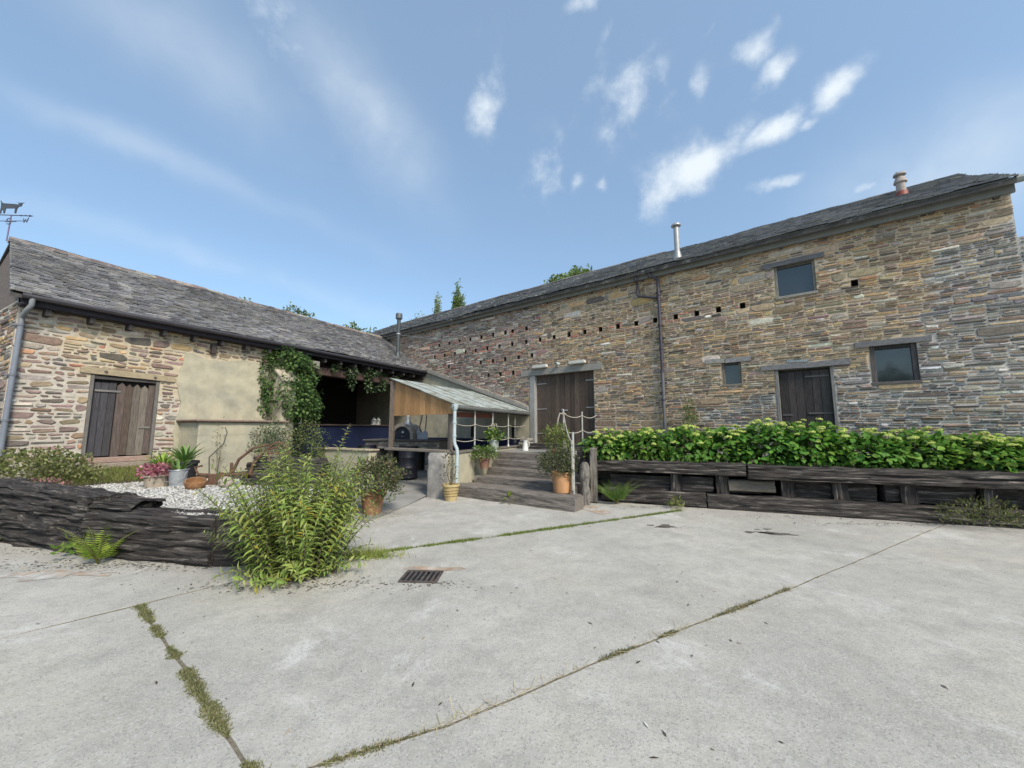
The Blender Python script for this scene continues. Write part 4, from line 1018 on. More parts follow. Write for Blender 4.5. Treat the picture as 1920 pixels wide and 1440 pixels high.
for z in (.55, 1.05, .12): mb = MB(); q = p1 + Vector((-.02, -.03, z)); mb.tube([q - Vector((0, 0, .05)), q, q + Vector((0, 0, .05))], [.03, .042, .03], 8); mb.build('rope_knot', M_ROPE, HR, smooth=True, loc=OFH)

# ---------------------------------------------------------------- raised planter
PL0, PL1 = Vector((1.86, 8.72, 0)), Vector((11.2, 5.2, 0)); pd = (PL1 - PL0).normalized(); pn = Vector((-pd.y, pd.x, 0))
PT = thing('raised_planter', 'long raised bed walled with huge weathered black timbers and mortised uprights', 'planter', PL0); OFP = -PL0
def PP(t, o=0., z=0.): q = PL0 + pd * t + pn * o; return Vector((q.x, q.y, z))
for k, (t0, t1, z0, h, o, d) in enumerate([(0, 2.92, .66, .235, -.05, .34), (2.95, 10, .61, .27, -.06, .38)]):
    baulk('top_timber', PP(t0, o)[:2], PP(t1, o)[:2], z0, h, d, 40 + k * 2.7, M_BAULK, PT, amp=.045, res=.03, off=OFP, cut=.03)
for k, (t0, t1, z0, h, o, d) in enumerate([(.12, 2.2, -.02, .31, .01, .3), (2.22, 6.1, -.02, .30, -.01, .3), (6.12, 10, -.02, .3, .01, .3)]):
    baulk('bottom_timber', PP(t0, o)[:2], PP(t1, o)[:2], z0, h, d, 51 + k * 3.1, M_BAULK, PT, amp=.04, res=.035, off=OFP, cut=.03)
for k, (t0, t1, z0, h, o) in enumerate([(.3, 1.55, .28, .3, .16), (1.6, 2.35, .3, .3, .12), (2.4, 3.2, .30, .26, .17), (3.75, 5.0, .28, .3, .19), (5.1, 6.3, .29, .3, .15), (6.4, 7.4, .28, .3, .20), (7.5, 9.8, .28, .3, .17)]):
    baulk('middle_timber', PP(t0, o)[:2], PP(t1, o)[:2], z0, h, .25, 63 + k * 2.3, M_BAULK, PT, amp=.04, res=.04, off=OFP, cut=.03)
M_SLEEP = mat('greyed_timber', (.125, .112, .095), var=.4, nscale=6, stretch=(.8, 8, 8), bump=.8, bscale=9, rough=.9, bdist=.015)
baulk('wedge_timber', PP(2.62, .07)[:2], PP(3.42, .09)[:2], .35, .22, .2, 71, M_SLEEP, PT, amp=.02, res=.03, off=OFP)
for k, t in enumerate((1.55, 2.4, 3.52, 4.32, 5.3, 6.35, 7.6)):
    p = PP(t, .075); q = PP(t + .22, .075)
    baulk('upright', p[:2], q[:2], .25, .42, .2, 80 + k * 1.7, M_BAULKV, PT, amp=.045, res=.022, off=OFP, cut=.03, vert=True)
mb = MB(); v = [PP(0, .2, .74), PP(10, .2, .74)]; v += [RBM @ Vector((3, .0, .9)), RBM @ Vector((-8.9, .0, .9))]
mb.add([PP(0, .15, .76), PP(10, .15, .76), (14, 7.6, .86), tuple((RBM @ Vector((.0, .03, .86)))), tuple((RBM @ Vector((-8.7, .03, .86)))), tuple((RBM @ Vector((-8.7, -.9, .84))))], [[0, 1, 2, 3, 4, 5]])
mb.build('bed_soil', M_SOIL, PT, loc=OFP)
# end posts by the steps
q = (1.75, 8.42)
t = thing('weathered_post', 'tall grey split post at the end of the planter beside the steps', 'post', (1.78, 8.55, 0)); baulk('post', (1.70, 8.5), (1.83, 8.46), 0, 1.17, .15, 91, M_SLEEPV, t, amp=.03, res=.018, vert=True, off=-Vector((1.78, 8.55, 0)), ragged=(.0, .0))
t = thing('stump_post', 'short knobbly grey log standing at the end of the bottom step', 'post', (1.54, 8.3, 0)); mb = MB()
pts = [(0, 0, -.02), (.01, 0, .2), (0, .01, .4), (-.005, .01, .6), (0, 0, .78), (0, 0, .85), (0, 0, .885)]; n = 14
mb.tube(pts, [.10, .105, .10, .108, .112, .10, .06], n, (.22, .205, .185)); mb.v = [(x + .03 * nzv(x * 9, z * 4, 2), y + .03 * nzv(y * 9, z * 4, 7), z) for x, y, z in mb.v]
M_LOG = mat('grey_log', (.21, .195, .175), var=.45, nscale=14, stretch=(3, 3, .8), bump=1, bscale=14, rough=.95, bdist=.03, layer2=((.07, .065, .06), 9, .5, .62)); mb.build('log', M_LOG, t, smooth=True)
t = thing('black_post', 'squat black post with an iron strap behind the short log', 'post', (1.62, 8.95, 0)); baulk('post', (1.50, 8.98), (1.76, 8.88), 0, 1.10, .2, 95, M_BAULKV, t, amp=.03, res=.022, vert=True, off=-Vector((1.62, 8.95, 0)))
mb = MB(); mb.box(-.02, .02, -.03, .0, 0, .6, (.03, .03, .035)); o = mb.build('iron_strap', M_IRON, t, loc=(-.02, -.09, .5), rot=(0, .45, -.3))
t = thing('rear_post', 'dark leaning post behind the rope handrail', 'post', (2.0, 10.3, 0)); baulk('post', (1.92, 10.3), (2.1, 10.2), 0, 1.32, .16, 99, M_BAULKV, t, amp=.025, res=.025, vert=True, off=-Vector((2.0, 10.3, 0)))
# three big timbers in front of the gravel garden
t = thing('weathered_timber', 'biggest black timber baulk with a jagged broken end, lying left of the gravel', 'timber', (-7.9, 5.75, 0))
baulk('baulk', (-8.6, 6.1), (-5.4, 5.05), -.04, .80, .5, 7.7, M_BAULK, t, amp=.07, res=.026, ragged=(0, .1), off=Vector((7.9, -5.75, 0)), cut=.05, topf=lambda q: 1.03 - .10 * q)
o = baulk('broken_end', (-5.6, 5.1), (-4.74, 4.98), .48, .2, .36, 9.1, M_BAULK, t, amp=.06, res=.022, ragged=(0, .32), off=Vector((7.9, -5.75, 0)), cut=.05, topf=lambda q: 1.05 - .15 * q)
t = thing('weathered_timber', 'black timber baulk with fine horizontal cracks behind the bright green fern', 'timber', (-5.2, 4.9, 0)); baulk('baulk', (-5.42, 5.02), (-3.5, 4.66), -.03, .575, .42, 12.4, M_BAULK, t, amp=.055, res=.024, off=Vector((5.2, -4.9, 0)), cut=.04)
t = thing('weathered_timber', 'pale cracked timber baulk half hidden behind the yellow-green bush', 'timber', (-3.4, 4.7, 0)); baulk('baulk', (-3.47, 4.67), (-2.62, 4.75), -.03, .56, .4, 15.2, M_BAULK, t, amp=.03, res=.025, off=Vector((3.4, -4.7, 0)), cut=.03)
t = thing('weathered_timber', 'timber baulk edging the gravel behind the yellow-green bush towards the shelter', 'timber', (-2.75, 5.1, 0)); baulk('baulk', (-2.62, 5.18), (-2.95, 7.3), -.03, .55, .35, 18.2, M_BAULK, t, amp=.03, res=.04, off=Vector((2.75, -5.1, 0)), cut=.03)
t = thing('timber_stack', 'stack of dark split timbers behind the rusty plough', 'timber stack', (-4.6, 7.3, .5))
for k, (x0, y0, x1, y1, z, h, d) in enumerate([(-5.25, 7.55, -3.5, 7.2, .45, .2, .4), (-5.15, 7.6, -3.6, 7.25, .64, .16, .36), (-5.2, 7.62, -3.55, 7.3, .79, .15, .3), (-5.1, 7.68, -4.3, 7.5, .92, .13, .25), (-4.2, 7.45, -3.6, 7.35, .93, .1, .25)]):
    baulk('split_timber', (x0, y0), (x1, y1), z, h, d, 110 + k * 2.9, M_BAULK, t, amp=.035, res=.035, ragged=(.1, .1), off=Vector((4.6, -7.3, -.5)))

# ---------------------------------------------------------------- gravel garden
gp = [(-9.2, 6.3), (-8.6, 6.25), (-5.5, 5.3), (-4.7, 5.15), (-3.5, 4.9), (-2.85, 5.0), (-3.1, 7.3), (-3.6, 8.5), (-5.6, 10.5), (-7.2, 11.6), (-8.4, 9.6), (-9.7, 7.3), (-12, 5.4), (-12, 4.2)]
mb = MB(); mb.add([(x, y, .49) for x, y in gp] + [(x, y, 0) for x, y in gp], [list(range(14))] + [[i, 14 + i, 14 + (i + 1) % 14, (i + 1) % 14] for i in range(14)]); o = mb.build('garden_bed', M_SOIL); o['kind'] = 'structure'
gv = [(-9.0, 6.45), (-8.4, 6.2), (-5.5, 5.3), (-4.7, 5.1), (-3.5, 4.85), (-2.9, 5.0), (-3.1, 7.2), (-4.6, 8.3), (-6.4, 8.5), (-7.3, 8.3), (-8.3, 7.2)]
def inpoly(x, y, P):
    r = np.zeros(len(x), bool)
    for (a, b), (c, d) in zip(P, P[1:] + P[:1]):
        cond = ((b > y) != (d > y)) & (x < (c - a) * (y - b) / (d - b + 1e-12) + a); r ^= cond
    return r
mb = MB(); mb.add([(x, y, .5) for x, y in gv], [list(range(len(gv)))]); o = mb.build('gravel_bed', mat('gravel_base', (.40, .39, .36), var=.4, nscale=40, bump=1, bscale=60, rough=1)); o['kind'] = 'structure'
n = 42000; xs, ys = NR.uniform(-9, -2.8, n), NR.uniform(4.8, 8.6, n); ok = inpoly(xs, ys, gv); xs, ys = xs[ok], ys[ok]; n = len(xs)
OCT = ([(1, 0, 0), (0, 1, 0), (-1, 0, 0), (0, -1, 0), (.1, .1, .55), (0, 0, -.5)], [(0, 1, 4), (1, 2, 4), (2, 3, 4), (3, 0, 4)])
sz = np.stack([NR.uniform(.010, .026, n), NR.uniform(.007, .017, n), NR.uniform(.008, .022, n)], 1)
d = NR.normal(0, 1, (n, 3)); d[:, 2] *= .3; rot = frames(d, np.array([0, 0, 1.]) + NR.normal(0, .35, (n, 3)))
V, F, Cc = scatter(OCT[0], OCT[1], np.stack([xs, ys, .505 + NR.uniform(0, .02, n)], 1), rot, sz, palcol([(.52, .51, .48), (.43, .42, .39), (.34, .32, .28), (.20, .19, .18), (.60, .59, .57)], [4, 3, 1.4, .7, 2], n, .12, .02))
o = link('gravel', mesh_np('gravel', V, F, Cc), M_STONES); o['kind'] = 'stuff'
# grass bank under the left wall
mb = MB(); gb = []
for s in np.linspace(-2.5, 2.7, 14):
    for y in (-1.5, -1.0, -.5, -.02):
        w = LW(s, y - .12 * math.sin(s * 2), 0); gb.append((w.x, w.y, .497 + (y + 1.5) * .15 + .03 * nzv(s, y * 2, 3) * (y > -1.4)))
mb.add(gb, [[i * 4 + j, i * 4 + j + 1, i * 4 + j + 5, i * 4 + j + 4] for i in range(13) for j in range(3)]); o = mb.build('grass_bank', M_SOIL, smooth=True); o['kind'] = 'structure'
def blades(name, pts, h, w, cols, wts, lean=.4, m=None, parent=None, loc=None):
    n = len(pts); up = np.array([0, 0, 1.])[None] + NR.normal(0, lean, (n, 3)); side = NR.normal(0, 1, (n, 3)); rot = frames(up, side)
    hh = h * NR.uniform(.5, 1.3, n); sz = np.stack([w * NR.uniform(.7, 1.3, n), hh, hh], 1)
    V, F, Cc = scatter(BLADE[0], BLADE[1], pts, rot, sz, palcol(cols, wts, n, .25, .1))
    return link(name, mesh_np(name, V, F, Cc), m or M_GRASS, parent, loc)
GRC = [(.16, .21, .045), (.22, .24, .07), (.11, .16, .035), (.30, .27, .12)]
n = 9000; s, y = NR.uniform(-.3, 2.5, n), NR.uniform(-1.35, -.05, n); w = np.array([LW(a, b, .5 + (b + 1.5) * .15) for a, b in zip(s, y)]); o = blades('grass', w, .10, .008, GRC, [3, 3, 2, 2], .5); o['kind'] = 'stuff'

# ---------------------------------------------------------------- moss and straw in the yard joints
def joint_pts(L, n, wdt, dens):
    seg = []; tot = 0
    for (a, b), (c, d) in zip(L, L[1:]): l = math.hypot(c - a, d - b); seg.append((tot, l, a, b, c, d)); tot += l
    out = []
    for _ in range(n):
        t = R.random() * tot
        for s0, l, a, b, c, d in seg:
            if s0 <= t <= s0 + l:
                q = (t - s0) / l; x, y = a + (c - a) * q, b + (d - b) * q; dd = dens(x, y)
                if dd > R.random():
                    o = R.gauss(0, wdt * (.4 + dd)); out.append((x - (d - b) / l * o, y + (c - a) / l * o, R.uniform(-.012, .004)))
    return np.array(out)
dA = lambda x, y: max(0, min(1, .8 + 1.3 * nzv(x * 2.1, y * 2.1, 4))) if x > -1.75 else max(0, 1.5 * nzv(x * 2.5, y * 2, 4) - .5)
pts = joint_pts([(-2.98, 4.2), (-1.67, 5.22), (0, 6.05), (2.89, 7.53), (3.3, 7.75)], 16000, .022, dA); o = blades('joint_moss', pts, .035, .009, [(.17, .23, .05), (.12, .17, .04), (.22, .25, .08)], [3, 2, 1.5], .7); o['kind'] = 'stuff'
d3 = lambda x, y: max(0, min(1, .62 + 2.2 * nzv(x * 4, y * 4, 6)))
pts = joint_pts(J3, 22000, .015, d3); o = blades('joint_moss', pts, .022, .007, [(.19, .2, .085), (.13, .14, .06), (.26, .25, .14)], [3, 2, 2], 1.0); o['kind'] = 'stuff'
dB = lambda x, y: max(0, min(1, .35 + 2.0 * nzv(x * 2.3, y * 2.3, 8) - max(0, x - 2.2) * .6))
pts = joint_pts(B_high[:-1], 22000, .011, dB); o = blades('joint_moss', pts, .02, .007, [(.17, .17, .07), (.12, .125, .05), (.25, .22, .12), (.2, .2, .09)], [3, 2, 2, 2], 1.0); o['kind'] = 'stuff'
pts = joint_pts(B_high[:4], 420, .02, lambda x, y: .25 + max(0, nzv(x * 2, y * 2, 2))); n = len(pts); pts[:, 2] = NR.uniform(.004, .016, n)
d = NR.normal(0, 1, (n, 3)) + np.array([.9, .5, 0]); d[:, 2] *= .12; rot = frames(d, np.array([[0, 0, 1.]]).repeat(n, 0)); sz = np.stack([np.full(n, .0035), NR.uniform(.03, .11, n), np.full(n, .1)], 1)
V, F, Cc = scatter([(-.5, 0, 0), (.5, 0, 0), (.5, 1, 0), (-.5, 1, 0)], [(0, 1, 2), (0, 2, 3)], pts, rot, sz, varcol((.48, .41, .26), n, .25)); o = link('straw', mesh_np('straw', V, F, Cc), M_GRASS); o['kind'] = 'stuff'
# scattered bark chips, leaves and grit on the concrete
pos = []
for cx_, cy_, rx, ry, k in [(-.1, 8.1, .5, .15, 16), (.1, 7.95, .3, .12, 10), (3.0, 8.1, 1.6, .16, 420), (5.2, 7.25, 2, .2, 300), (6.8, 6.7, 1.5, .16, 420), (-2.3, 4.15, .9, .16, 420), (-4.6, 4.72, 1.6, .16, 760), (-6.6, 5.2, 1.2, .2, 300), (-.95, 4.15, .5, .12, 70), (1.5, 4.2, 3.2, 2.2, 110), (-2.5, 2.9, 2, 1.2, 40), (-2.3, 7.2, .3, .6, 70), (-1.9, 9.1, .3, .3, 60), (3.3, 6.6, .8, .25, 14)]:
    for _ in range(k): pos.append((R.gauss(cx_, rx * .6), R.gauss(cy_, ry * .6), .004))
pos = np.array(pos); n = len(pos); d = NR.normal(0, 1, (n, 3)); d[:, 2] *= .1; rot = frames(d, np.array([[0, 0, 1.]]) + NR.normal(0, .2, (n, 3))); f_ = NR.uniform(.3, 1, n) ** 2
sz = np.stack([.022 * f_ + .006, .05 * f_ + .012, .03 * f_], 1)
V, F, Cc = scatter(LEAF_S[0], LEAF_S[1], pos, rot, sz, palcol([(.06, .05, .04), (.13, .11, .08), (.3, .26, .18), (.45, .43, .38)], [4, 2, 1, .7], n)); o = link('litter', mesh_np('litter', V, F, Cc), M_SOIL); me_ = o.data; me_.materials.clear(); me_.materials.append(mat('dead_leaf', attr=True, bump=0, rough=.9)); o['kind'] = 'stuff'
# drain grate
t = thing('drain_grate', 'rusty iron drain grate with seven bars set in the concrete', 'drain', (-.98, 4.37, 0), math.radians(-3))
mb = MB(); IC = (.085, .065, .06); X, Y = .205, .165
for b in ((-X, X, -Y, -Y + .03), (-X, X, Y - .03, Y), (-X, -X + .028, -Y + .03, Y - .03), (X - .028, X, -Y + .03, Y - .03)): mb.box(*b, .0, .014, IC)
mb.build('frame', M_OLDIRON, t)
mb = MB(); mb.box(-X + .02, X - .02, -Y + .02, Y - .02, .001, .004, (.004, .004, .004)); mb.build('pit_shade_plate', M_IRON, t)  # no real hole: near-black plate paints the shade under the bars
for k in range(6): mb = MB(); x = -X + .028 + (k + .7) * (2 * X - .056) / 6.4; mb.box(x - .012, x + .012, -Y + .028, Y - .028, .004, .013, IC); mb.build('bar', M_OLDIRON, t)

# ================================================================== plants
def leaf_objs(pos, rot, size, tmpl, variants, parent, off, name='leaf'):
    """single leaves as parts sharing a few meshes"""
    ms = []
    for c in variants:
        me = mesh_np(name, tmpl[0], np.array(tmpl[1]), np.array([c] * len(tmpl[0]))); me.materials.append(M_LEAF); ms.append(me)
    for p, r, s in zip(pos, rot, size):
        o = bpy.data.objects.new(name, R.choice(ms)); C.objects.link(o); o.parent = parent
        M = Matrix([list(r[i] * s) + [p[i] + off[i]] for i in range(3)] + [[0, 0, 0, 1]]); o.matrix_local = M
def shell(n, c, rad, lo=.55, zmin=-1):
    d = NR.normal(0, 1, (n * 3, 3)); d /= np.linalg.norm(d, axis=1, keepdims=True); d = d[d[:, 2] > zmin][:n]; n = len(d)
    r = NR.uniform(lo ** 3, 1, n) ** (1 / 3)
    return np.array(c)[None] + d * r[:, None] * np.array(rad)[None], d
def bush_mesh(n, c, rad, size, tmpl, pal, w, lo=.4, zmin=-.6, up=.3, rnd=.7, v=.25, lump=.25):
    p, d = shell(n, c, rad, lo, zmin); n = len(p)
    k = np.array([1 + lump * nzv(*(q * 2.2 + np.array(c) * 3), 2) for q in d]); p = np.array(c) + (p - np.array(c)) * k[:, None]
    a = d + NR.normal(0, rnd, (n, 3)); a[:, 2] += up; rot = frames(a, np.array([0, 0, 1.]) + NR.normal(0, .5, (n, 3)) + d * .4)
    return scatter(tmpl[0], tmpl[1], p, rot, size * NR.uniform(.6, 1.3, n), palcol(pal, w, n, v))
def merge(parts):
    V, F, Cc, b = [], [], [], 0
    for v, f, c in parts: V.append(v); F.append(np.asarray(f) + b); Cc.append(c); b += len(v)
    return np.concatenate(V), np.concatenate(F), np.concatenate(Cc)
# hydrangeas
HC = [(.11, .24, .04), (.16, .32, .055), (.09, .21, .047), (.21, .36, .065)]
mbh = MB(); fh = None
def flower_mesh():
    n = 70; d = NR.normal(0, 1, (n, 3)); d[:, 2] = abs(d[:, 2]) * .9; d /= np.linalg.norm(d, axis=1, keepdims=True); p = d * np.array([1, 1, .45]); a = NR.normal(0, 1, (n, 3)); rot = frames(a, d)
    V, F, Cc = scatter([(-.2, -.2, 0), (.2, -.2, 0), (.2, .2, .05), (-.2, .2, 0)], [(0, 1, 2), (0, 2, 3)], p, rot, NR.uniform(.7, 1.2, n), varcol((.55, .62, .19), n, .25, .1)); me = mesh_np('flower_head', V, F, Cc); me.materials.append(M_LEAF); return me
FM = [flower_mesh() for _ in range(3)]
where = ['nearest the steps, beside the rope handrail', 'behind the large fern, second from the steps', 'under the downpipe of the long barn', 'above the small fern', 'below the smallest barn window', 'between the small window and the plank door', 'in front of the small plank door', 'left of the lower window', 'below the lower right window', 'right of the lower window', 'at the right edge of the raised bed']
for k in range(11):
    t_ = .25 + k * .80; rx = R.uniform(.56, .68); c = PP(t_, .52 + R.uniform(-.06, .1)); top = R.uniform(.74, 1.06) * (1.0 if k < 8 else .93)
    h = thing('hydrangea', 'leafy hydrangea with flat lime-green flower heads, ' + where[k], 'hydrangea', (c.x, c.y, .78), 0, 'hydrangeas in the raised bed')
    cc = np.array([0, 0, top * .42]); rad = np.array([rx, .56, top * .56])
    p, d = shell(640, cc, rad, .62, -.75); kk = np.array([1 + .28 * nzv(*(q * 2 + k * 5), 2) for q in d]); p = cc + (p - cc) * kk[:, None]
    a = d * .8 + NR.normal(0, .45, p.shape); a[:, 2] -= .15; upv = np.array([0, 0, 1.]) + d * .7 + NR.normal(0, .35, p.shape); rot = frames(a, upv); s = .125 * NR.uniform(.65, 1.2, len(p)); p = p - rot[:, :, 1] * s[:, None] * .5
    tocam = np.array([-c.x, -c.y, .8]); tocam /= np.linalg.norm(tocam)
    score = d @ tocam + NR.uniform(0, .3, len(p)); order = np.argsort(-score); big, rest = order[:230], order[230:]
    leaf_objs(p[big], rot[big], s[big], LEAF_OV, [tuple(q * R.uniform(.85, 1.15) for q in x) for x in HC], h, (0, 0, 0))
    parts = [scatter(LEAF_OV[0], LEAF_OV[1], p[rest], rot[rest], s[rest], palcol(HC, [3, 3, 2, 1], len(rest)))]
    parts.append(bush_mesh(260, cc - np.array([0, 0, .05]), rad * .75, .12, LEAF_OV, [(.03, .075, .016), (.045, .10, .02)], [1, 1], lo=.3))  # inner leaves coloured darker: shade inside the shrub put into their colour
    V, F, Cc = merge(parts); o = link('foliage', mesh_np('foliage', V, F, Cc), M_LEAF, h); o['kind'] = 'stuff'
    mb = MB()
    for q in range(9): e = Vector((R.uniform(-.4, .4), R.uniform(-.3, .3), top * .7)); mb.tube([(e.x * .3, e.y * .3, -.05), e], [.008, .005], 5, (.12, .11, .06))
    mb.build('stem', M_BARK, h)
    for q in range(16):
        dd = Vector((R.gauss(0, .5), R.gauss(-.25, .5), R.uniform(.35, 1))).normalized(); w = Vector(cc) + Vector((dd.x * rad[0] * 1.02, dd.y * rad[1] * 1.02, dd.z * rad[2] * R.uniform(.98, 1.14)))
        o = bpy.data.objects.new('flower_head', R.choice(FM)); C.objects.link(o); o.parent = h; o.location = w; sc0 = R.uniform(.04, .075); o.scale = (sc0, sc0, sc0); o.rotation_euler = (R.uniform(-.3, .3), R.uniform(-.3, .3), R.uniform(0, 6))
# buddleia
BB = Vector((-2.42, 4.5, 0)); bd = thing('buddleia', 'big loose yellow-green buddleia bush sprouting at the corner of the black timbers', 'bush', BB)
P_, D_, U_, S_ = [], [], [], []; mb = MB()
for k in range(190):
    az = R.uniform(0, 2 * math.pi); sp = R.random() ** .6
    b0 = Vector((math.cos(az) * .42 * sp, math.sin(az) * .3 * sp, 0)); out = Vector((math.cos(az), math.sin(az), 0))
    L = R.uniform(1.0, 1.62) * (1 - .33 * sp ** 2); lean = sp * R.uniform(.12, .55)
    if 4 <= k < 34: L, lean = R.uniform(.3, .62), R.uniform(.7, 1.5)
    if k < 4: L, lean = (1.72, 1.5, 1.42, 1.5)[k], (.08, .12, .3, .28)[k]; b0 = Vector(((.12, .05, -.3, .3)[k], -.12, 0)); out = Vector(((1, -1, -1, 1)[k], 0, 0)).normalized()
    pts = []; p = b0.copy(); dirv_ = (out * lean + Vector((0, 0, 1))).normalized(); nst = 12
    for i in range(nst + 1):
        pts.append(p.copy()); dirv_ = (dirv_ + out * .016 * (1 + lean) - Vector((0, 0, .010 * i * lean)) + Vector((R.gauss(0, .03), R.gauss(0, .03), 0))).normalized(); p += dirv_ * L / nst
    mb.tube(pts, [.009 * (1 - .75 * i / nst) for i in range(nst + 1)], 5, (.22, .20, .10), caps=False)
    nn = int(L / .036)
    for i in range(nn):
        t = .05 + .95 * i / nn; f = t * nst; a = int(min(f, nst - 1)); q = pts[a].lerp(pts[a + 1], f - a); dd = (pts[a + 1] - pts[a]).normalized()
        if q.z > 1.42 and k > 3: continue
        ang = i * 1.57 + k
        for sgn in (1, -1):
            sd_ = dd.orthogonal().normalized(); sd_.rotate(Matrix.Rotation(ang, 3, dd)); sd_ *= sgn
            ld = (sd_ + dd * .55 + Vector((0, 0, R.uniform(-.25, .2)))).normalized()
            P_.append(q); D_.append(ld); U_.append(dd + Vector((0, 0, .6)) + Vector((R.gauss(0, .2), R.gauss(0, .2), 0))); S_.append(R.choice((R.uniform(.05, .09), R.uniform(.08, .135))) * (1 - .45 * max(0, t - .75) / .25))
mb.build('stem', M_BARK, bd)
P_, D_, U_, S_ = np.array(P_), np.array(D_), np.array(U_), np.array(S_); rot = frames(D_, U_); ok = P_[:, 2] > .03; P_, rot, S_ = P_[ok], rot[ok], S_[ok]
BC = [(.36, .43, .12), (.28, .37, .09), (.20, .29, .07), (.37, .42, .15), (.42, .36, .05)]
sco = P_ @ np.array([-BB.x, -BB.y, 1.5]) / 5 + NR.uniform(0, .25, len(P_)); od = np.argsort(-sco); big, rest = od[:300], od[300:]
leaf_objs(P_[big], rot[big], S_[big], LEAF_LAN, BC[:4] + BC[:3] + [(.34, .29, .05)], bd, (0, 0, 0))
V, F, Cc = scatter(LEAF_LAN[0], LEAF_LAN[1], P_[rest], rot[rest], S_[rest], palcol(BC, [4, 4, 3, 2, .35], len(rest), .2)); o = link('foliage', mesh_np('foliage', V, F, Cc), M_LEAF, bd); o['kind'] = 'stuff'
# ferns
def fern(label, loc, n, L, cols, lean=(.3, .9), group=None, sec=None):
    t = thing('fern', label, 'fern', loc, 0, group)
    for k in range(n):
        az = sec(k) if sec else 2 * math.pi * k / n + R.uniform(-.25, .25); out = np.array([math.cos(az), math.sin(az), 0]); Lk = L * R.uniform(.75, 1.1); ln = R.uniform(*lean); p = np.zeros(3); d = out * ln + np.array([0, 0, 1]); d /= np.linalg.norm(d); pts = [p]
        m = 22
        for i in range(m): d = d + out * .035 - np.array([0, 0, .004 * i * ln]); d /= np.linalg.norm(d); p = p + d * Lk / m; pts.append(p)
        pts = np.array(pts); tn = np.gradient(pts, axis=0); tn /= np.linalg.norm(tn, axis=1, keepdims=True)
        pos, dr, up, sz = [], [], [], []
        for i in range(3, m + 1):
            f = i / m; w = L * .23 * math.sin(math.pi * min(1, .12 + .88 * f) ** .8) * (1.05 - f * .65) + .006; sdv = np.cross(tn[i], np.array([0, 0, 1.])); sdv /= np.linalg.norm(sdv) + 1e-6; nv = np.cross(sdv, tn[i])
            for sg in (1, -1): pos.append(pts[i]); dr.append(sdv * sg + tn[i] * .35 - nv * .12); up.append(nv + NR.normal(0, .12, 3)); sz.append((w * .2, w, w))
        V, F, Cc = scatter(LEAF_S[0], LEAF_S[1], np.array(pos), frames(np.array(dr), np.array(up)), np.array(sz), varcol(R.choice(cols), len(pos), .12))
        mb = MB(); mb.tube(pts[::3], [.006 * (1 - .7 * i / 8) for i in range(len(pts[::3]))], 4, (.2, .2, .07), caps=False)
        b = len(V); V = np.concatenate([V, np.array([tuple(q) for q in mb.v])]); Fl = [list(f) for f in F] + [[b + i for i in f] for f in mb.f]; Cc = np.concatenate([Cc, np.array(mb.c)])
        link('frond', mesh_np('frond', V, Fl, Cc), M_LEAF, t)
FG = [(.12, .22, .05), (.16, .27, .06), (.10, .18, .05)]
fern('tall upright fern growing in front of the raised planter beside the steps', (2.22, 8.38, 0), 15, .84, FG, (.12, .8))
FY = [(.25, .36, .05), (.30, .40, .06), (.2, .3, .04)]
fern('bright yellow-green fern against the left black timbers', (-4.93, 4.78, 0), 11, .62, FY, (.12, .95))
fern('small fern at the foot of the planter under the hydrangeas', (3.56, 8.26, 0), 9, .34, [(.2, .3, .06), (.16, .26, .05)], (.3, 1.3))
fern('faded fern at the far left end of the black timbers', (-7.3, 5.62, 0), 7, .36, [(.15, .2, .06), (.2, .22, .08)], (.4, 1.4))
# small weeds
def weed(name, label, loc, n, rad, size, pal, tmpl=LEAF_OV, zm=-.1, stem=0, cat='weed', up=.6, group=None, lo=.3, m=None):
    t = thing(name, label, cat, loc, 0, group)
    V, F, Cc = bush_mesh(n, (0, 0, rad[2] * .35), rad, size, tmpl, pal, [1] * len(pal), lo=lo, zmin=zm, up=up); o = link('foliage', mesh_np('foliage', V, F, Cc), M_LEAF, t)
    if stem:
        mb = MB()
        for k in range(stem): a = R.uniform(0, 6.28); mb.tube([(0, 0, -.02), (math.cos(a) * rad[0] * .4, math.sin(a) * rad[1] * .4, rad[2] * .7)], [.006, .003], 5, (.15, .13, .07))
        mb.build('stem', M_BARK, t)
    return t
weed('dock_weed', 'broad-leaved weed at the foot of the timber, left of the bright fern', (-5.5, 4.98, 0), 34, (.2, .14, .18), .085, [(.16, .27, .05), (.22, .32, .06)])
weed('dock_weed', 'tiny sprig growing from under the bottom step', (-.03, 8.42, .05), 9, (.12, .07, .1), .13, [(.24, .33, .06), (.3, .35, .08)])
weed('grass_tuft', 'grass tuft where the yard joint meets the planter', (3.3, 7.95, 0), 60, (.14, .1, .14), .12, [(.2, .26, .06), (.3, .3, .12)], tmpl=LEAF_LAN)
weed('weed_clump', 'sprawling dull weeds at the right foot of the planter', (7.65, 6.4, 0), 900, (.75, .35, .34), .06, [(.13, .16, .05), (.2, .2, .09), (.09, .12, .04)], tmpl=LEAF_LAN, lo=.1)
t = thing('grass_tuft', 'pale grass spilling from the joint at the right foot of the big yellow-green bush', 'grass', (-1.9, 5.0, 0))
n = 900; q = np.abs(NR.normal(0, 1, n)); pp = np.stack([NR.normal(0, .16, n) + q * .08, NR.normal(0, .055, n) + q * .04, np.full(n, -.005)], 1); blades('foliage', pp, .13, .008, [(.28, .32, .08), (.2, .27, .07), (.35, .35, .12)], [2, 2, 1], .55, parent=t)
weed('tall_weed', 'tall narrow weed growing against the long barn below the small window', tuple(RBM @ Vector((-5.9, -.3, .9))), 420, (.18, .18, 1.1), .09, [(.13, .2, .06), (.18, .24, .08)], tmpl=LEAF_LAN, stem=3)
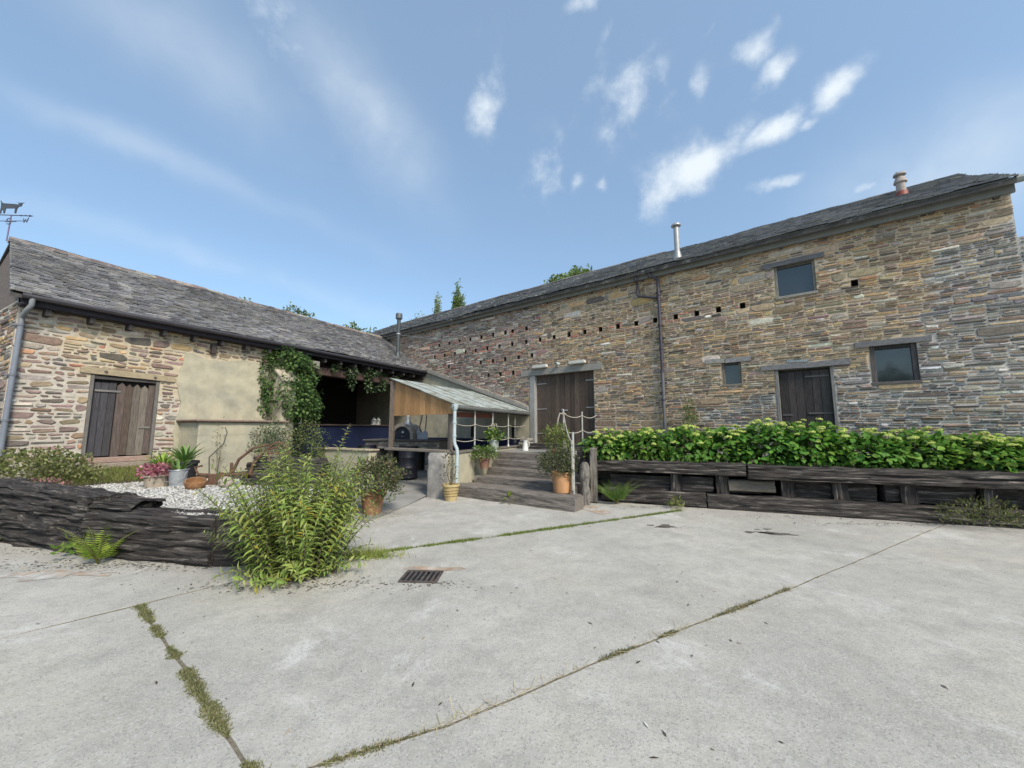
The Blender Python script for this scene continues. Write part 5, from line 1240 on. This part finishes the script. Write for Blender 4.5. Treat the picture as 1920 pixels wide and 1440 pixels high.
weed('weed_clump', 'dull leafy weeds at the wall foot left of the old plank door', tuple(LW(.45, -.7, .52)), 2600, (.95, .6, .5), .055, [(.17, .2, .07), (.24, .26, .1), (.13, .16, .055), (.28, .26, .13)], stem=6, lo=.2)
weed('weed_clump', 'dry weeds at the far left corner below the downpipe', tuple(LW(-.9, -.6, .52)), 1300, (.7, .5, .42), .05, [(.15, .17, .07), (.2, .19, .1), (.1, .12, .05)], stem=4, lo=.2)
weed('sedum', 'low plant with dusty pink flowers on the gravel edge behind the jagged timber', (-7.75, 6.5, .5), 520, (.45, .22, .2), .045, [(.42, .2, .22), (.35, .18, .18), (.2, .2, .08)], lo=.3, tmpl=LEAF_S, cat='plant')
weed('wall_weed', 'thin wispy weed in front of the cream box wall', tuple(LW(3.15, -1.15, .5)), 90, (.12, .12, 1.0), .06, [(.14, .15, .06), (.2, .19, .09)], tmpl=LEAF_LAN, stem=3)
# climber on the buttress and shrubs below it
IV = [(.05, .10, .035), (.08, .15, .045), (.12, .2, .06), (.18, .25, .09)]
t = thing('ivy', 'ivy draped over the buttress and up to the eaves of the low barn', 'ivy', LW(5.3, -.4, 2.4)); o0 = np.array(t.location)
pr = []
for s, y, z, rad, n in [(5.15, -.22, 3.72, (.72, .42, .36), 1500), (4.72, -.12, 3.2, (.26, .2, .85), 620), (5.75, -.25, 3.45, (.5, .3, .5), 800), (5.2, -.75, 2.5, (.62, .5, .75), 1900), (5.7, -.6, 2.35, (.5, .4, .6), 900), (4.75, -.1, 2.3, (.25, .15, .5), 220), (5.9, -.3, 3.0, (.25, .2, .5), 260)]:
    w = LW(s, y, z); V, F, Cc = bush_mesh(n, np.array(w) - o0, rad, .085, LEAF_OV, IV, [2, 3, 2.4, 1], lo=.3, zmin=-1, up=-.5, lump=.5); pr.append((V, F, Cc))
V, F, Cc = merge(pr); link('foliage', mesh_np('foliage', V, F, Cc), M_LEAF, t)
mb = MB()
for k in range(7): a, b = LW(4.8 + k * .14, -.08, .6), LW(4.7 + k * .2, -.3, 3.5); mb.tube([a - t.location, a.lerp(b, .5) + Vector((R.gauss(0, .1), R.gauss(0, .1), 0)) - t.location, b - t.location], .014, 5, (.1, .08, .06))
mb.build('stem', M_BARK, t)
t = thing('hanging_vine', 'vine trails hanging from the beam across the dark open bay', 'vine', LW(8.2, -.1, 3.8)); o0 = np.array(t.location); pr = []
for s, z, rad, n in [(7.0, 3.72, (.2, .15, .12), 60), (7.7, 3.62, (.3, .16, .22), 170), (7.75, 3.3, (.14, .1, .3), 80), (8.5, 3.7, (.5, .15, .14), 160), (8.5, 3.3, (.12, .1, .3), 60), (8.8, 3.12, (.25, .1, .12), 60), (9.3, 3.4, (.14, .1, .34), 120), (9.9, 3.65, (.3, .12, .12), 60)]:
    V, F, Cc = bush_mesh(n, np.array(LW(s, -.1, z)) - o0, rad, .10, LEAF_OV, [(.05, .09, .04), (.1, .15, .07), (.2, .24, .16), (.04, .07, .03)], [2, 2, 1, 2], lo=.1, zmin=-1, up=-.4); pr.append((V, F, Cc))
V, F, Cc = merge(pr); link('foliage', mesh_np('foliage', V, F, Cc), M_LEAF, t)
weed('grey_shrub', 'small grey-green shrub in front of the cream box wall', tuple(LW(4.35, -1.25, .5)), 1500, (.55, .5, .95), .05, [(.16, .2, .12), (.1, .14, .07), (.2, .24, .15)], cat='shrub', stem=7, lo=.45, zm=.15)
weed('tangled_shrub', 'tangled shrub between the grey-green shrub and the blue bar front', tuple(LW(5.4, -1.2, .3)), 1800, (.6, .55, 1.15), .055, [(.10, .14, .05), (.15, .19, .07), (.2, .23, .1)], cat='shrub', stem=7, lo=.4, zm=-.2)

# ---------------------------------------------------------------- pots
def pot_body(t, r, h, col, m=None, rimh=.14, taper=.68, rings=False, name='pot'):
    mb = MB(); pf = [(r * taper, 0), (r * (taper + (1 - taper) * .8) * .94, h * (1 - rimh)), (r, h * (1 - rimh) + .004), (r, h - .01), (r * .97, h), (r * .88, h - .005), (r * .84, h * .86)]
    mb.lathe(pf, 28, col)
    o = mb.build(name, m or M_POT, t, smooth=True)
    mb = MB(); mb.lathe([(r * .85, h * .84), (r * .84, h * .87)], 20, (.05, .04, .03)); mb.build('soil', M_SOIL, t)
    return o
TC = (.36, .19, .10)
def potted(label, loc, r, h, col, fol, m=None, cat='potted plant', **kw):
    t = thing('potted_plant', label, cat, loc); pot_body(t, r, h, col, m, **kw); pr = []
    for n, c, rad, size, tm, pal in fol: pr.append(bush_mesh(n, (c[0], c[1], h + c[2]), rad, size, tm, pal, [1] * len(pal), lo=.25, zmin=-.7, up=.5, lump=.35))
    V, F, Cc = merge(pr); link('foliage', mesh_np('foliage', V, F, Cc), M_LEAF, t)
    mb = MB()
    for k in range(8): a = R.uniform(0, 6.28); q = fol[0][2]; mb.tube([(0, 0, h * .85), (math.cos(a) * q[0] * .6, math.sin(a) * q[1] * .6, h + fol[0][1][2] + q[2] * .4)], [.007, .004], 5, (.14, .11, .06))
    mb.build('stem', M_BARK, t); return t
G1, G2 = [(.11, .16, .05), (.16, .2, .07), (.08, .11, .04)], [(.13, .22, .05), (.2, .28, .08), (.09, .15, .04)]
t = potted('pale ringed clay pot with a straggly shrub under the tin roof downpipe', (-1.37, 8.82, 0), .195, .36, (.40, .31, .15), [(90, (-.05, 0, .2), (.2, .17, .28), .075, LEAF_LAN, [(.12, .13, .06), (.2, .19, .1), (.08, .09, .05)]), (40, (-.1, 0, .5), (.08, .08, .2), .08, LEAF_LAN, [(.1, .1, .05), (.05, .05, .035)])], taper=.66)
for z in (.11, .17, .23): mb = MB(); mb.lathe([(.14 + z * .14, z), (.148 + z * .14, z + .008), (.142 + z * .14, z + .016)], 28, (.36, .28, .14)); mb.build('ring', M_POT, t, smooth=True)
potted('large orange terracotta pot with a twiggy grey-green bush on the bottom step', (1.06, 8.33, .262), .235, .42, (.44, .24, .12), [(2600, (-.08, 0, .16), (.42, .36, .36), .05, LEAF_S, [(.11, .13, .06), (.16, .17, .09), (.07, .09, .04)])], rimh=.05, taper=.78)
potted('terracotta pot with a bright leafy shrub on the upper steps behind the orange pot', (1.17, 10.35, .74), .17, .3, (.33, .15, .09), [(520, (0, 0, .32), (.34, .3, .36), .11, LEAF_LAN, [(.2, .26, .07), (.15, .22, .06), (.28, .3, .1)]), (120, (.25, -.1, .02), (.28, .2, .22), .08, LEAF_LAN, [(.2, .27, .07), (.15, .2, .06)])])
potted('dark clay pot with a bushy green plant on the steps against the cream wall', (-.72, 10.2, .56), .155, .26, (.20, .11, .08), [(600, (0, 0, .12), (.36, .28, .2), .07, LEAF_S, G2)])
potted('pale zinc tub with a leafy plant on the top step beside the rope railing', (-.5, 10.75, .935), .155, .34, (.42, .46, .43), [(200, (0, 0, .12), (.26, .22, .19), .09, LEAF_OV, G2)], M_GALV, taper=.72, rimh=.06)
potted('brown clay pot with a wide dull-green bush at the yard edge by the shelter', (-2.62, 7.42, 0), .25, .44, (.30, .16, .09), [(3200, (.05, 0, .2), (.5, .45, .40), .055, LEAF_S, [(.11, .14, .05), (.16, .18, .08), (.2, .15, .1), (.07, .1, .04)]), (120, (.3, -.3, -.1), (.2, .14, .22), .06, LEAF_S, G1)], taper=.62)
potted('stone-coloured pot of pink flowers on the gravel', (-6.65, 7.35, .5), .21, .24, (.33, .28, .22), [(420, (0, 0, .05), (.28, .26, .13), .065, LEAF_OV, [(.5, .2, .25), (.42, .15, .19), (.55, .28, .31), (.3, .15, .13)])], taper=.8)
def strappy(t, n, L, w, z0, cols, spread=.8, st=5):
    V, F, Cc = [], [], []
    for k in range(n):
        az = R.uniform(0, 6.28); out = Vector((math.cos(az), math.sin(az), 0)); d = (out * R.uniform(.1, spread) + Vector((0, 0, 1))).normalized(); p = Vector((out.x * .05, out.y * .05, z0)); Lk = L * R.uniform(.6, 1.1); c = np.array(R.choice(cols)) * R.uniform(.75, 1.25); sd_ = d.cross(out).normalized() if d.cross(out).length > 1e-3 else Vector((1, 0, 0)); b = len(V)
        for i in range(st + 1):
            ww = w * (1 - (i / st) ** 2) * .5 + .001; V += [tuple(p - sd_ * ww), tuple(p + sd_ * ww)]; Cc += [c, c]; d = (d + out * .16 - Vector((0, 0, .05 * i))).normalized(); p = p + d * Lk / st
        F += [[b + 2 * i, b + 2 * i + 1, b + 2 * i + 3, b + 2 * i + 2] for i in range(st)]
    link('foliage', mesh_np('foliage', V, F, np.array(Cc)), M_GRASS, t)
t = thing('potted_plant', 'black pot spilling bright grassy leaves behind the pink flowers', 'potted plant', (-7.02, 7.85, .5)); pot_body(t, .24, .36, (.02, .02, .024), M_PAINT, taper=.75); strappy(t, 150, .5, .022, .3, [(.2, .32, .05), (.26, .38, .06)], 1.3)
t = thing('potted_plant', 'black pot of tall strap leaves behind the galvanised bucket', 'potted plant', (-6.86, 8.2, .5)); pot_body(t, .24, .42, (.022, .022, .026), M_PAINT, taper=.75); strappy(t, 60, .62, .04, .38, [(.09, .2, .05), (.13, .26, .06), (.2, .3, .1)], .9)
t = thing('bucket', 'galvanised bucket planted with green straps beside the pink flower pot', 'bucket', (-6.32, 7.42, .5)); pot_body(t, .165, .33, (.36, .38, .40), M_GALV, taper=.72, rimh=.04, name='bucket_body'); strappy(t, 22, .42, .04, .3, [(.2, .3, .08), (.13, .24, .06)], 1.1)
mb = MB(); mb.tube([(.165, 0, .30), (.17, -.06, .2), (.1, -.17, .12), (-.1, -.17, .12), (-.17, -.06, .2), (-.165, 0, .30)], .006, 6, (.3, .31, .32)); mb.build('handle', M_GALV, t)
t = thing('rusty_pot', 'rusted iron cauldron lying on the gravel beside the plough', 'pot', (-5.72, 7.1, .5)); mb = MB(); mb.lathe([(.08, 0), (.14, .05), (.165, .14), (.155, .18), (.14, .18), (.12, .09)], 20, (.2, .1, .05)); mb.build('pot_body', mat('orange_rust', (.24, .125, .06), var=.4, nscale=14, bump=.5, rough=.9), t, smooth=True, rot=(.25, .2, 0))
for s, y, w, h, lab in ((.25, -.42, .34, .34, 'big pale boulder at the wall foot near the left downpipe'), (.85, -.3, .2, .24, 'smaller pale boulder at the wall foot left of the plank door')):
    t = thing('boulder', lab, 'boulder', LW(s, y, .62)); mb = MB(); mb.lathe([(w * .6, -.1), (w, .02), (w * .95, h * .5), (w * .6, h * .9), (.02, h)], 16, (.44, .40, .34), sq=.7); mb.v = [(a + .09 * nzv(a * 4, b * 4, c * 4), b, c + .05 * nzv(a * 5, b * 5, 2)) for a, b, c in mb.v]; mb.build('boulder_body', M_STONE, t, smooth=True)
# wire hoop by the pots
t = thing('wire_hoop', 'thin dark cable looped against the cream box wall', 'cable', (-6.7, 8.5, .5)); mb = MB(); mb.tube([(-.1, .3, .05), (-.12, .28, .45), (.05, .25, .6), (.2, .25, .75), (.26, .25, 1.0), (.2, .26, 1.12)], .012, 6, (.09, .1, .09)); mb.build('cable', M_PAINT, t, smooth=True)
# plough
t = thing('plough', 'rusty old horse plough with curved tines lying by the cream box', 'plough', (-5.5, 7.55, .5))
mb = MB(); mb.tube([(-.55, .0, .22), (-.2, -.02, .2), (.3, 0, .22), (.75, .05, .2)], .028, 8); mb.build('beam', M_RUST, t, smooth=True)
for pts in ([(.1, 0, .24), (.2, .02, .5), (.45, .05, .72), (.75, .06, .78)], [(.45, 0, .22), (.5, .02, .45), (.7, .03, .68), (.95, .05, .74)]): mb = MB(); mb.tube(pts, [.03, .028, .024, .018], 8); mb.build('handle', M_RUST, t, smooth=True)
mb = MB(); mb.prism([(-.35, .0), (-.05, -.02), (.1, .22), (-.1, .26), (-.3, .2)], -.05, .0); mb.build('share', M_RUST, t)
mb = MB(); mb.tube([(-.55, 0, .22), (-.62, 0, .35), (-.5, .02, .38)], .02, 7); mb.tube([(.08, 0, .2), (.08, 0, .44)], .026, 7); mb.build('hook', M_RUST, t, smooth=True)
n_ = 26; mb = MB(); mb.tube([(.95 + .2 * math.cos(k * 2 * math.pi / n_), .02, .62 + .2 * math.sin(k * 2 * math.pi / n_)) for k in range(n_ + 1)], .022, 6); mb.tube([(.75, .02, .62), (1.15, .02, .62)], .014, 6); mb.tube([(.95, .02, .42), (.95, .02, .82)], .014, 6); mb.build('wheel', M_RUST, t, smooth=True)
t = thing('rock', 'round pale stone under the plough beam', 'stone', (-5.35, 7.35, .5)); mb = MB(); mb.lathe([(.06, 0), (.13, .05), (.14, .12), (.09, .19), (.02, .2)], 12, (.36, .31, .27), sq=.8); mb.v = [(x + .03 * nzv(x * 6, y * 6, z * 6), y, z + .02 * nzv(x * 7, y * 5, 1)) for x, y, z in mb.v]; mb.build('rock_body', M_STONE, t, smooth=True)

# ---------------------------------------------------------------- walls of the shelter side
t = thing('box_wall', 'cream rendered box store with thin slab top against the low barn', 'store', LW(2.75, 0, .4), math.radians(61.715))
mb = MB(); mb.box(0, 2.1, -1.0, -.04, 0, 1.36, (0, 0, 0), bev=.02); mb.build('wall', M_RENDER, t)
mb = MB(); mb.box(-.09, 2.14, -1.09, -.036, 1.362, 1.41, (.22, .155, .13), bev=.01); mb.build('slab_top', M_STONE, t)
mb = MB(); mb.box(-.002, 2.102, -1.003, -.5, 1.03, 1.038, (.33, .30, .24)); mb.build('render_joint', M_MORTAR, t)
t = thing('low_wall', 'low cream rendered wall with stone capping beside the shelter entrance', 'wall', (-4.0, 10.9, .1), math.radians(151.7))
mb = MB(); mb.box(0, 2.3, -.28, .0, 0, .86, (0, 0, 0), bev=.015); mb.build('wall', M_RENDER, t)
for k in range(4): mb = MB(); mb.box(-.06 + k * .6, -.06 + k * .6 + .595, -.33, .05, .862, .91, shade((.36, .31, .23), .85, 1.15), bev=.01); mb.build('capping_slab', M_STONE, t)
# brick counter with pizza oven
OV = thing('brick_counter', 'grey brick counter with slab top and log recess under the tin roof', 'counter', (-4.95, 13.1, .2), math.radians(-14))
BRK = [(.25, .215, .18), (.31, .27, .23), (.20, .175, .155), (.38, .34, .29), (.17, .15, .14)]
def brickwall(par, x0, x1, z0, z1, y, d=.2):
    z = z0; r = 0
    while z < z1 - .02:
        x = x0 - (0 if r % 2 == 0 else .11)
        while x < x1 - .02:
            a, b = max(x, x0), min(x + .215, x1)
            if b - a > .03: mb = MB(); c = R.choice(BRK); q = R.uniform(.8, 1.2); mb.box(a + .004, b - .004, y + R.uniform(-.006, .003), y + .1, z + .004, min(z + .068, z1) - .004, tuple(k * q for k in c), bev=.006); mb.build('brick', M_STONE, par)
            x += .222
        z += .075; r += 1
core = MB()
for x0, x1, z0, z1 in ((0, .5, 0, .98), (.5, 2.7, .72, .98), (1.55, 1.75, 0, .72), (2.2, 2.7, 0, .72)): core.box(x0, x1, .012, .9, z0, z1, (.20, .18, .16))
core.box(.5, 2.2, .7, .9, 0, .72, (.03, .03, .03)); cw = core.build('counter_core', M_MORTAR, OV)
brickwall(cw, 0, .5, 0, .98, 0); brickwall(cw, .5, 2.7, .73, .98, 0); brickwall(cw, 2.2, 2.7, 0, .73, 0)
mb = MB(); mb.box(-.06, 2.75, -.08, .95, .982, 1.03, (.10, .095, .09), bev=.01); mb.build('counter_top', M_STONE, OV)
for k in range(9):
    mb = MB(); x, z = .62 + (k % 4) * .2 + R.uniform(-.03, .03), .08 + .13 * (k // 4); mb.tube([(x, .05, z), (x, .5, z)], R.uniform(.05, .07), 9, R.choice([(.3, .24, .17), (.2, .15, .1), (.36, .3, .22)])); o = mb.build('firewood', M_BARK, None); o.matrix_world = Matrix.Translation((-4.95, 13.1, .2)) @ Matrix.Rotation(math.radians(-14), 4, 'Z')
    tag(o, 'split log of firewood stored in the recess under the brick counter', 'log', 'firewood under the counter')
ovl = Matrix.Translation((-4.95, 13.1, .2)) @ Matrix.Rotation(math.radians(-14), 4, 'Z') @ Vector((1.22, .35, 1.03))
PO = thing('pizza_oven', 'domed pizza oven with brick arch, black door and steel flue on the brick counter', 'oven', ovl, math.radians(-14))
mb = MB(); mb.lathe([(.42, 0), (.42, .22), (.38, .36), (.26, .48), (.1, .545), (.02, .55)], 22, (.30, .28, .25), c=(0, .42, 0)); mb.build('dome', M_MORTAR, PO, smooth=True)
for k in range(13):
    a0, a1 = math.pi * k / 13, math.pi * (k + .93) / 13; mb = MB(); mb.prism([(.31 * math.cos(a0), .12 + .31 * math.sin(a0)), (.42 * math.cos(a0), .12 + .42 * math.sin(a0)), (.42 * math.cos(a1), .12 + .42 * math.sin(a1)), (.31 * math.cos(a1), .12 + .31 * math.sin(a1))], -.12, .1, shade((.33, .29, .25), .8, 1.2)); mb.build('arch_brick', M_STONE, PO)
for sx in (-1, 1): mb = MB(); mb.box(min(sx * .31, sx * .42), max(sx * .31, sx * .42), -.12, .1, .0, .118, (.32, .28, .24)); mb.build('arch_brick', M_STONE, PO)
dr = MB(); dr.prism([(-.3, .0), (.3, .0)] + [(.3 * math.cos(a), .12 + .3 * math.sin(a)) for a in np.linspace(0, math.pi, 12)], -.04, -.01, (.012, .013, .03)); dr = dr.build('oven_door', M_IRON, PO)
mb = MB(); mb.tube([(0, -.06, .24), (0, -.04, .24)], .035, 14, (.75, .75, .72)); mb.build('gauge', M_PAINT, dr); mb = MB(); mb.tube([(-.06, -.06, .1), (.06, -.06, .1)], .012, 6, (.3, .3, .3)); mb.build('door_handle', M_GALV, dr)
mb = MB(); mb.lathe([(.2, .44), (.1, .6), (.07, .72), (.07, 1.75)], 14, (.42, .43, .43), c=(.1, .1, 0)); mb.build('flue_pipe', M_GALV, PO, smooth=True)
# tools leaning beside the oven
for k, (x, lean_, lab) in enumerate(((-3.25, .16, 'long-handled shovel with grey blade leaning on the cream wall beside the oven'), (-2.98, .02, 'narrow oven peel with upright handle standing right of the shovel'))):
    t = thing(('shovel', 'oven_peel')[k], lab, ('shovel', 'peel')[k], (x, 13.2, 1.2)); wq = .16 - .05 * k
    mb = MB(); mb.prism([(-wq, 0), (wq, 0), (wq * .85, .26), (.03, .32), (-.03, .32), (-wq * .85, .26)], -.015, .015, (.26, .27, .30)); mb.build('blade', M_GALV, t, rot=(-.2, lean_, 0))
    mb = MB(); mb.tube([(0, 0, .3), (0, 0, .95 + .2 * k)], .018, 8, (.07, .06, .055)); mb.build('handle', M_IRON, t, rot=(-.2, lean_, 0)); mb = MB(); mb.tube([(0, 0, .3), (0, 0, .42)], .03, 8, (.45, .44, .42)); mb.build('socket', M_GALV, t, rot=(-.2, lean_, 0))
# oil drums
def drum(label, loc):
    t = thing('oil_drum', label, 'drum', loc); mb = MB(); r = .285; pf = [(r, 0), (r, .02), (r - .012, .03)]
    for z in (.29, .58): pf += [(r - .012, z - .03), (r + .004, z), (r - .012, z + .03)]
    pf += [(r - .012, .85), (r, .86), (r, .885), (r - .02, .885), (r - .02, .87)]; mb.lathe(pf, 32, (.012, .013, .024)); mb.build('drum_body', M_IRON, t, smooth=True)
    mb = MB(); mb.lathe([(.03, .86), (.03, .885)], 10, (.05, .05, .05), c=(.15, 0, 0)); mb.build('bung', M_IRON, t); return t
drum('black oil drum with two ribs standing under the bar shelf', (-3.02, 11.35, .19))
drum('dark oil drum beside the end of the low cream wall', (-4.5, 12.1, .2))
# lanterns, jug, lights over the door
for s, y, lab in ((6.9, 1.5, 'white lantern standing alone on the blue bar top'), (10.35, 1.55, 'left one of the two small white lanterns on the bar top'), (10.6, 1.55, 'right one of the two small white lanterns on the bar top')):
    t = thing('lantern', lab, 'lantern', LW(s, y, 1.762)); LC = (.7, .7, .68); mb = MB()
    for a, b in ((-1, -1), (1, -1), (1, 1), (-1, 1)): mb.box(a * .06 - .008, a * .06 + .008, b * .06 - .008, b * .06 + .008, .02, .2, LC)
    mb.box(-.075, .075, -.075, .075, 0, .02, LC); mb.build('frame', M_PAINT, t); mb = MB(); mb.lathe([(.1, .2), (.05, .27), (.02, .28)], 4, LC); mb.tube([(0, 0, .28), (.03, 0, .31), (0, 0, .34), (-.03, 0, .31), (0, 0, .28)], .006, 6, LC); mb.build('roof', M_PAINT, t); mb = MB(); mb.lathe([(.035, .02), (.035, .14), (.02, .15)], 10, (.75, .73, .66)); mb.build('candle', M_PAINT, t)
t = thing('jug', 'small white enamel jug at the foot of the door frame by the rope railing', 'jug', (.40, 11.75, .93)); mb = MB(); mb.lathe([(.10, 0), (.095, .03), (.07, .2), (.06, .27), (.075, .31), (.06, .31), (.05, .2)], 18, (.62, .64, .62)); mb.build('jug_body', M_PAINT, t, smooth=True); mb = MB(); mb.tube([(.06, 0, .28), (.12, 0, .25), (.12, 0, .15), (.085, 0, .1)], .009, 6, (.62, .64, .62)); mb.build('handle', M_PAINT, t, smooth=True)
for s, lab in ((10.81, 'white bulkhead lamp on the left of the lintel over the double doors'), (9.34, 'white bulkhead lamp on the right of the lintel over the double doors')):
    w = RBM @ Vector((-s, -.06, 3.71)); t = thing('wall_lamp', lab, 'lamp', w, math.radians(-37.63)); mb = MB(); mb.prism([(-.29, .03), (.29, .03), (.27, .12), (-.27, .12)], -.13, .03, (.52, .51, .46)); mb.build('housing', M_PAINT, t); mb = MB(); mb.box(-.27, .27, -.12, .02, .012, .029, (.62, .62, .58)); mb.build('diffuser', M_PAINT, t); mb = MB(); mb.box(-.08, .08, .0, .055, .0, .1, (.4, .4, .38)); mb.build('bracket', M_PAINT, t)
w = RBM @ Vector((-10.1, -.08, 3.73)); t = thing('security_camera', 'small pale blue camera between the two lamps over the double doors', 'camera', w, math.radians(-37.63)); mb = MB(); mb.box(-.05, .05, -.12, .08, .03, .12, (.40, .47, .46), bev=.015); mb.build('camera_body', M_PAINT, t); mb = MB(); mb.tube([(0, -.13, .075), (0, -.12, .075)], .03, 12, (.02, .02, .02)); mb.build('lens', M_IRON, t); mb = MB(); mb.box(-.02, .02, .0, .05, -.02, .03, (.4, .45, .45)); mb.build('bracket', M_PAINT, t)
t = thing('door_stone', 'pile of two rough stones at the left foot of the double doors', 'stones', RBM @ Vector((-11.15, -.5, 1.02)), math.radians(-37.6))
for x, z, w, h in ((0, 0, .42, .12), (.03, .125, .36, .12)): mb = MB(); mb.box(-w / 2 + x, w / 2 + x, -.18, .16, z, z + h, (.25, .235, .21), bev=.03, jit=.012); mb.build('stone', M_STONE, t)
t = thing('hanging_chain', 'chain hanging from the eave at the right end of the tin roof', 'chain', (.1, 13.0, 1.2)); mb = MB()
for k in range(16): mb.tube([(.02 * math.cos(a) * (1 if k % 2 else .2), .02 * math.cos(a) * (.2 if k % 2 else 1), .9 - k * .05 + .032 * math.sin(a)) for a in np.linspace(0, 6.283, 9)], .006, 5, (.32, .33, .34))
mb.build('links', M_GALV, t); mb = MB(); mb.box(-.05, .05, -.04, .04, -.1, .1, (.03, .03, .03), bev=.02); mb.build('weight', M_IRON, t)

# ---------------------------------------------------------------- trees beyond the barns
def tree(name, label, x, y, h, crowns, n, size, pal, trunk=.12, cat='tree'):
    t = thing(name, label, cat, (x, y, 0)); mb = MB(); mb.tube([(0, 0, -.1), (.1, 0, h * .4), (0, .1, h * .75)], [trunk, trunk * .7, trunk * .3], 8)
    for c, rad in crowns:
        for k in range(3): mb.tube([(0, 0, h * R.uniform(.4, .6)), (c[0] * .7 + R.gauss(0, rad[0] * .3), c[1] * .7, c[2] + R.gauss(0, rad[2] * .2))], [trunk * .35, trunk * .08], 5)
    mb.build('trunk', M_BARK, t); pr = []
    for c, rad in crowns: pr.append(bush_mesh(int(n / len(crowns)), c, rad, size, LEAF_S, pal, [1] * len(pal), lo=.25, zmin=-1, up=.1, lump=.6, v=.3))
    V, F, Cc = merge(pr); link('crown', mesh_np('crown', V, F, Cc), M_LEAF, t); return t
TP = [(.2, .28, .1), (.25, .33, .13), (.15, .21, .08)]; TL = [(.3, .36, .2), (.36, .4, .25), (.24, .3, .16)]
tree('poplar_tree', 'slimmer of two poplars showing over the barn roof', -9.0, 45, 17.6, [((0, 0, 13.0), (.5, .5, 4.4)), ((.1, 0, 11), (.55, .5, 3.5))], 5200, .26, TL, .18)
tree('poplar_tree', 'fuller of two poplars showing over the barn roof', -6.4, 45, 18.1, [((0, 0, 13.5), (.85, .8, 4.6)), ((.5, 0, 11.2), (.9, .8, 3.4)), ((-.2, 0, 15.4), (.55, .5, 2.5))], 7500, .28, TP, .2)
tree('ash_tree', 'rounded green tree top behind the ridge of the long barn', 6.4, 40, 18.8, [((-1.2, 0, 16.2), (1.6, 1.5, 1.5)), ((1.0, 0, 16.9), (1.7, 1.6, 1.9)), ((0, .5, 15), (2.4, 2, 2))], 8000, .36, TP, .3)
tree('hedge_tree', 'leafy tree top over the low roof beside the black flue', -12.6, 30, 9.9, [((0, 0, 8.9), (.75, .7, 1.0)), ((1.4, 0, 8.3), (1.1, .9, 1.0)), ((-.9, 0, 8.1), (.8, .8, .8)), ((2.6, 0, 8), (.9, .8, .9))], 3000, .24, [(.1, .15, .05), (.15, .2, .07), (.19, .24, .1)], .15)
tree('hedge_tree', 'thin tree top peeping over the middle of the low roof ridge', -17.6, 30, 11.6, [((0, 0, 10.6), (.75, .7, .85)), ((.9, 0, 10.2), (.6, .6, .7))], 800, .22, [(.12, .17, .07), (.19, .24, .12)], .12)
tree('hedge_tree', 'tiny tuft of tree just showing over the low roof ridge, farthest left', -21.4, 30, 11.9, [((0, 0, 11.0), (.8, .7, .85))], 420, .22, [(.16, .2, .1), (.24, .28, .16)], .12)
tree('hedge_tree', 'sparse tree top between the black flue and the poplars', -8.7, 35, 12.3, [((0, 0, 11.0), (.9, .8, 1.1)), ((-1.6, 0, 10.4), (.8, .7, .6)), ((1.2, 0, 10.6), (.8, .7, .8))], 1300, .2, TL, .12)
tree('broad_tree', 'broad dark tree across the yard, mirrored in the lower barn window', -8.6, -21.0, 7.4, [((-.4, 0, 4.0), (1.9, 1.8, 2.2)), ((1.2, 0, 3.4), (1.2, 1.3, 1.3))], 5000, .4, [(.06, .09, .03), (.08, .12, .04)], .3)
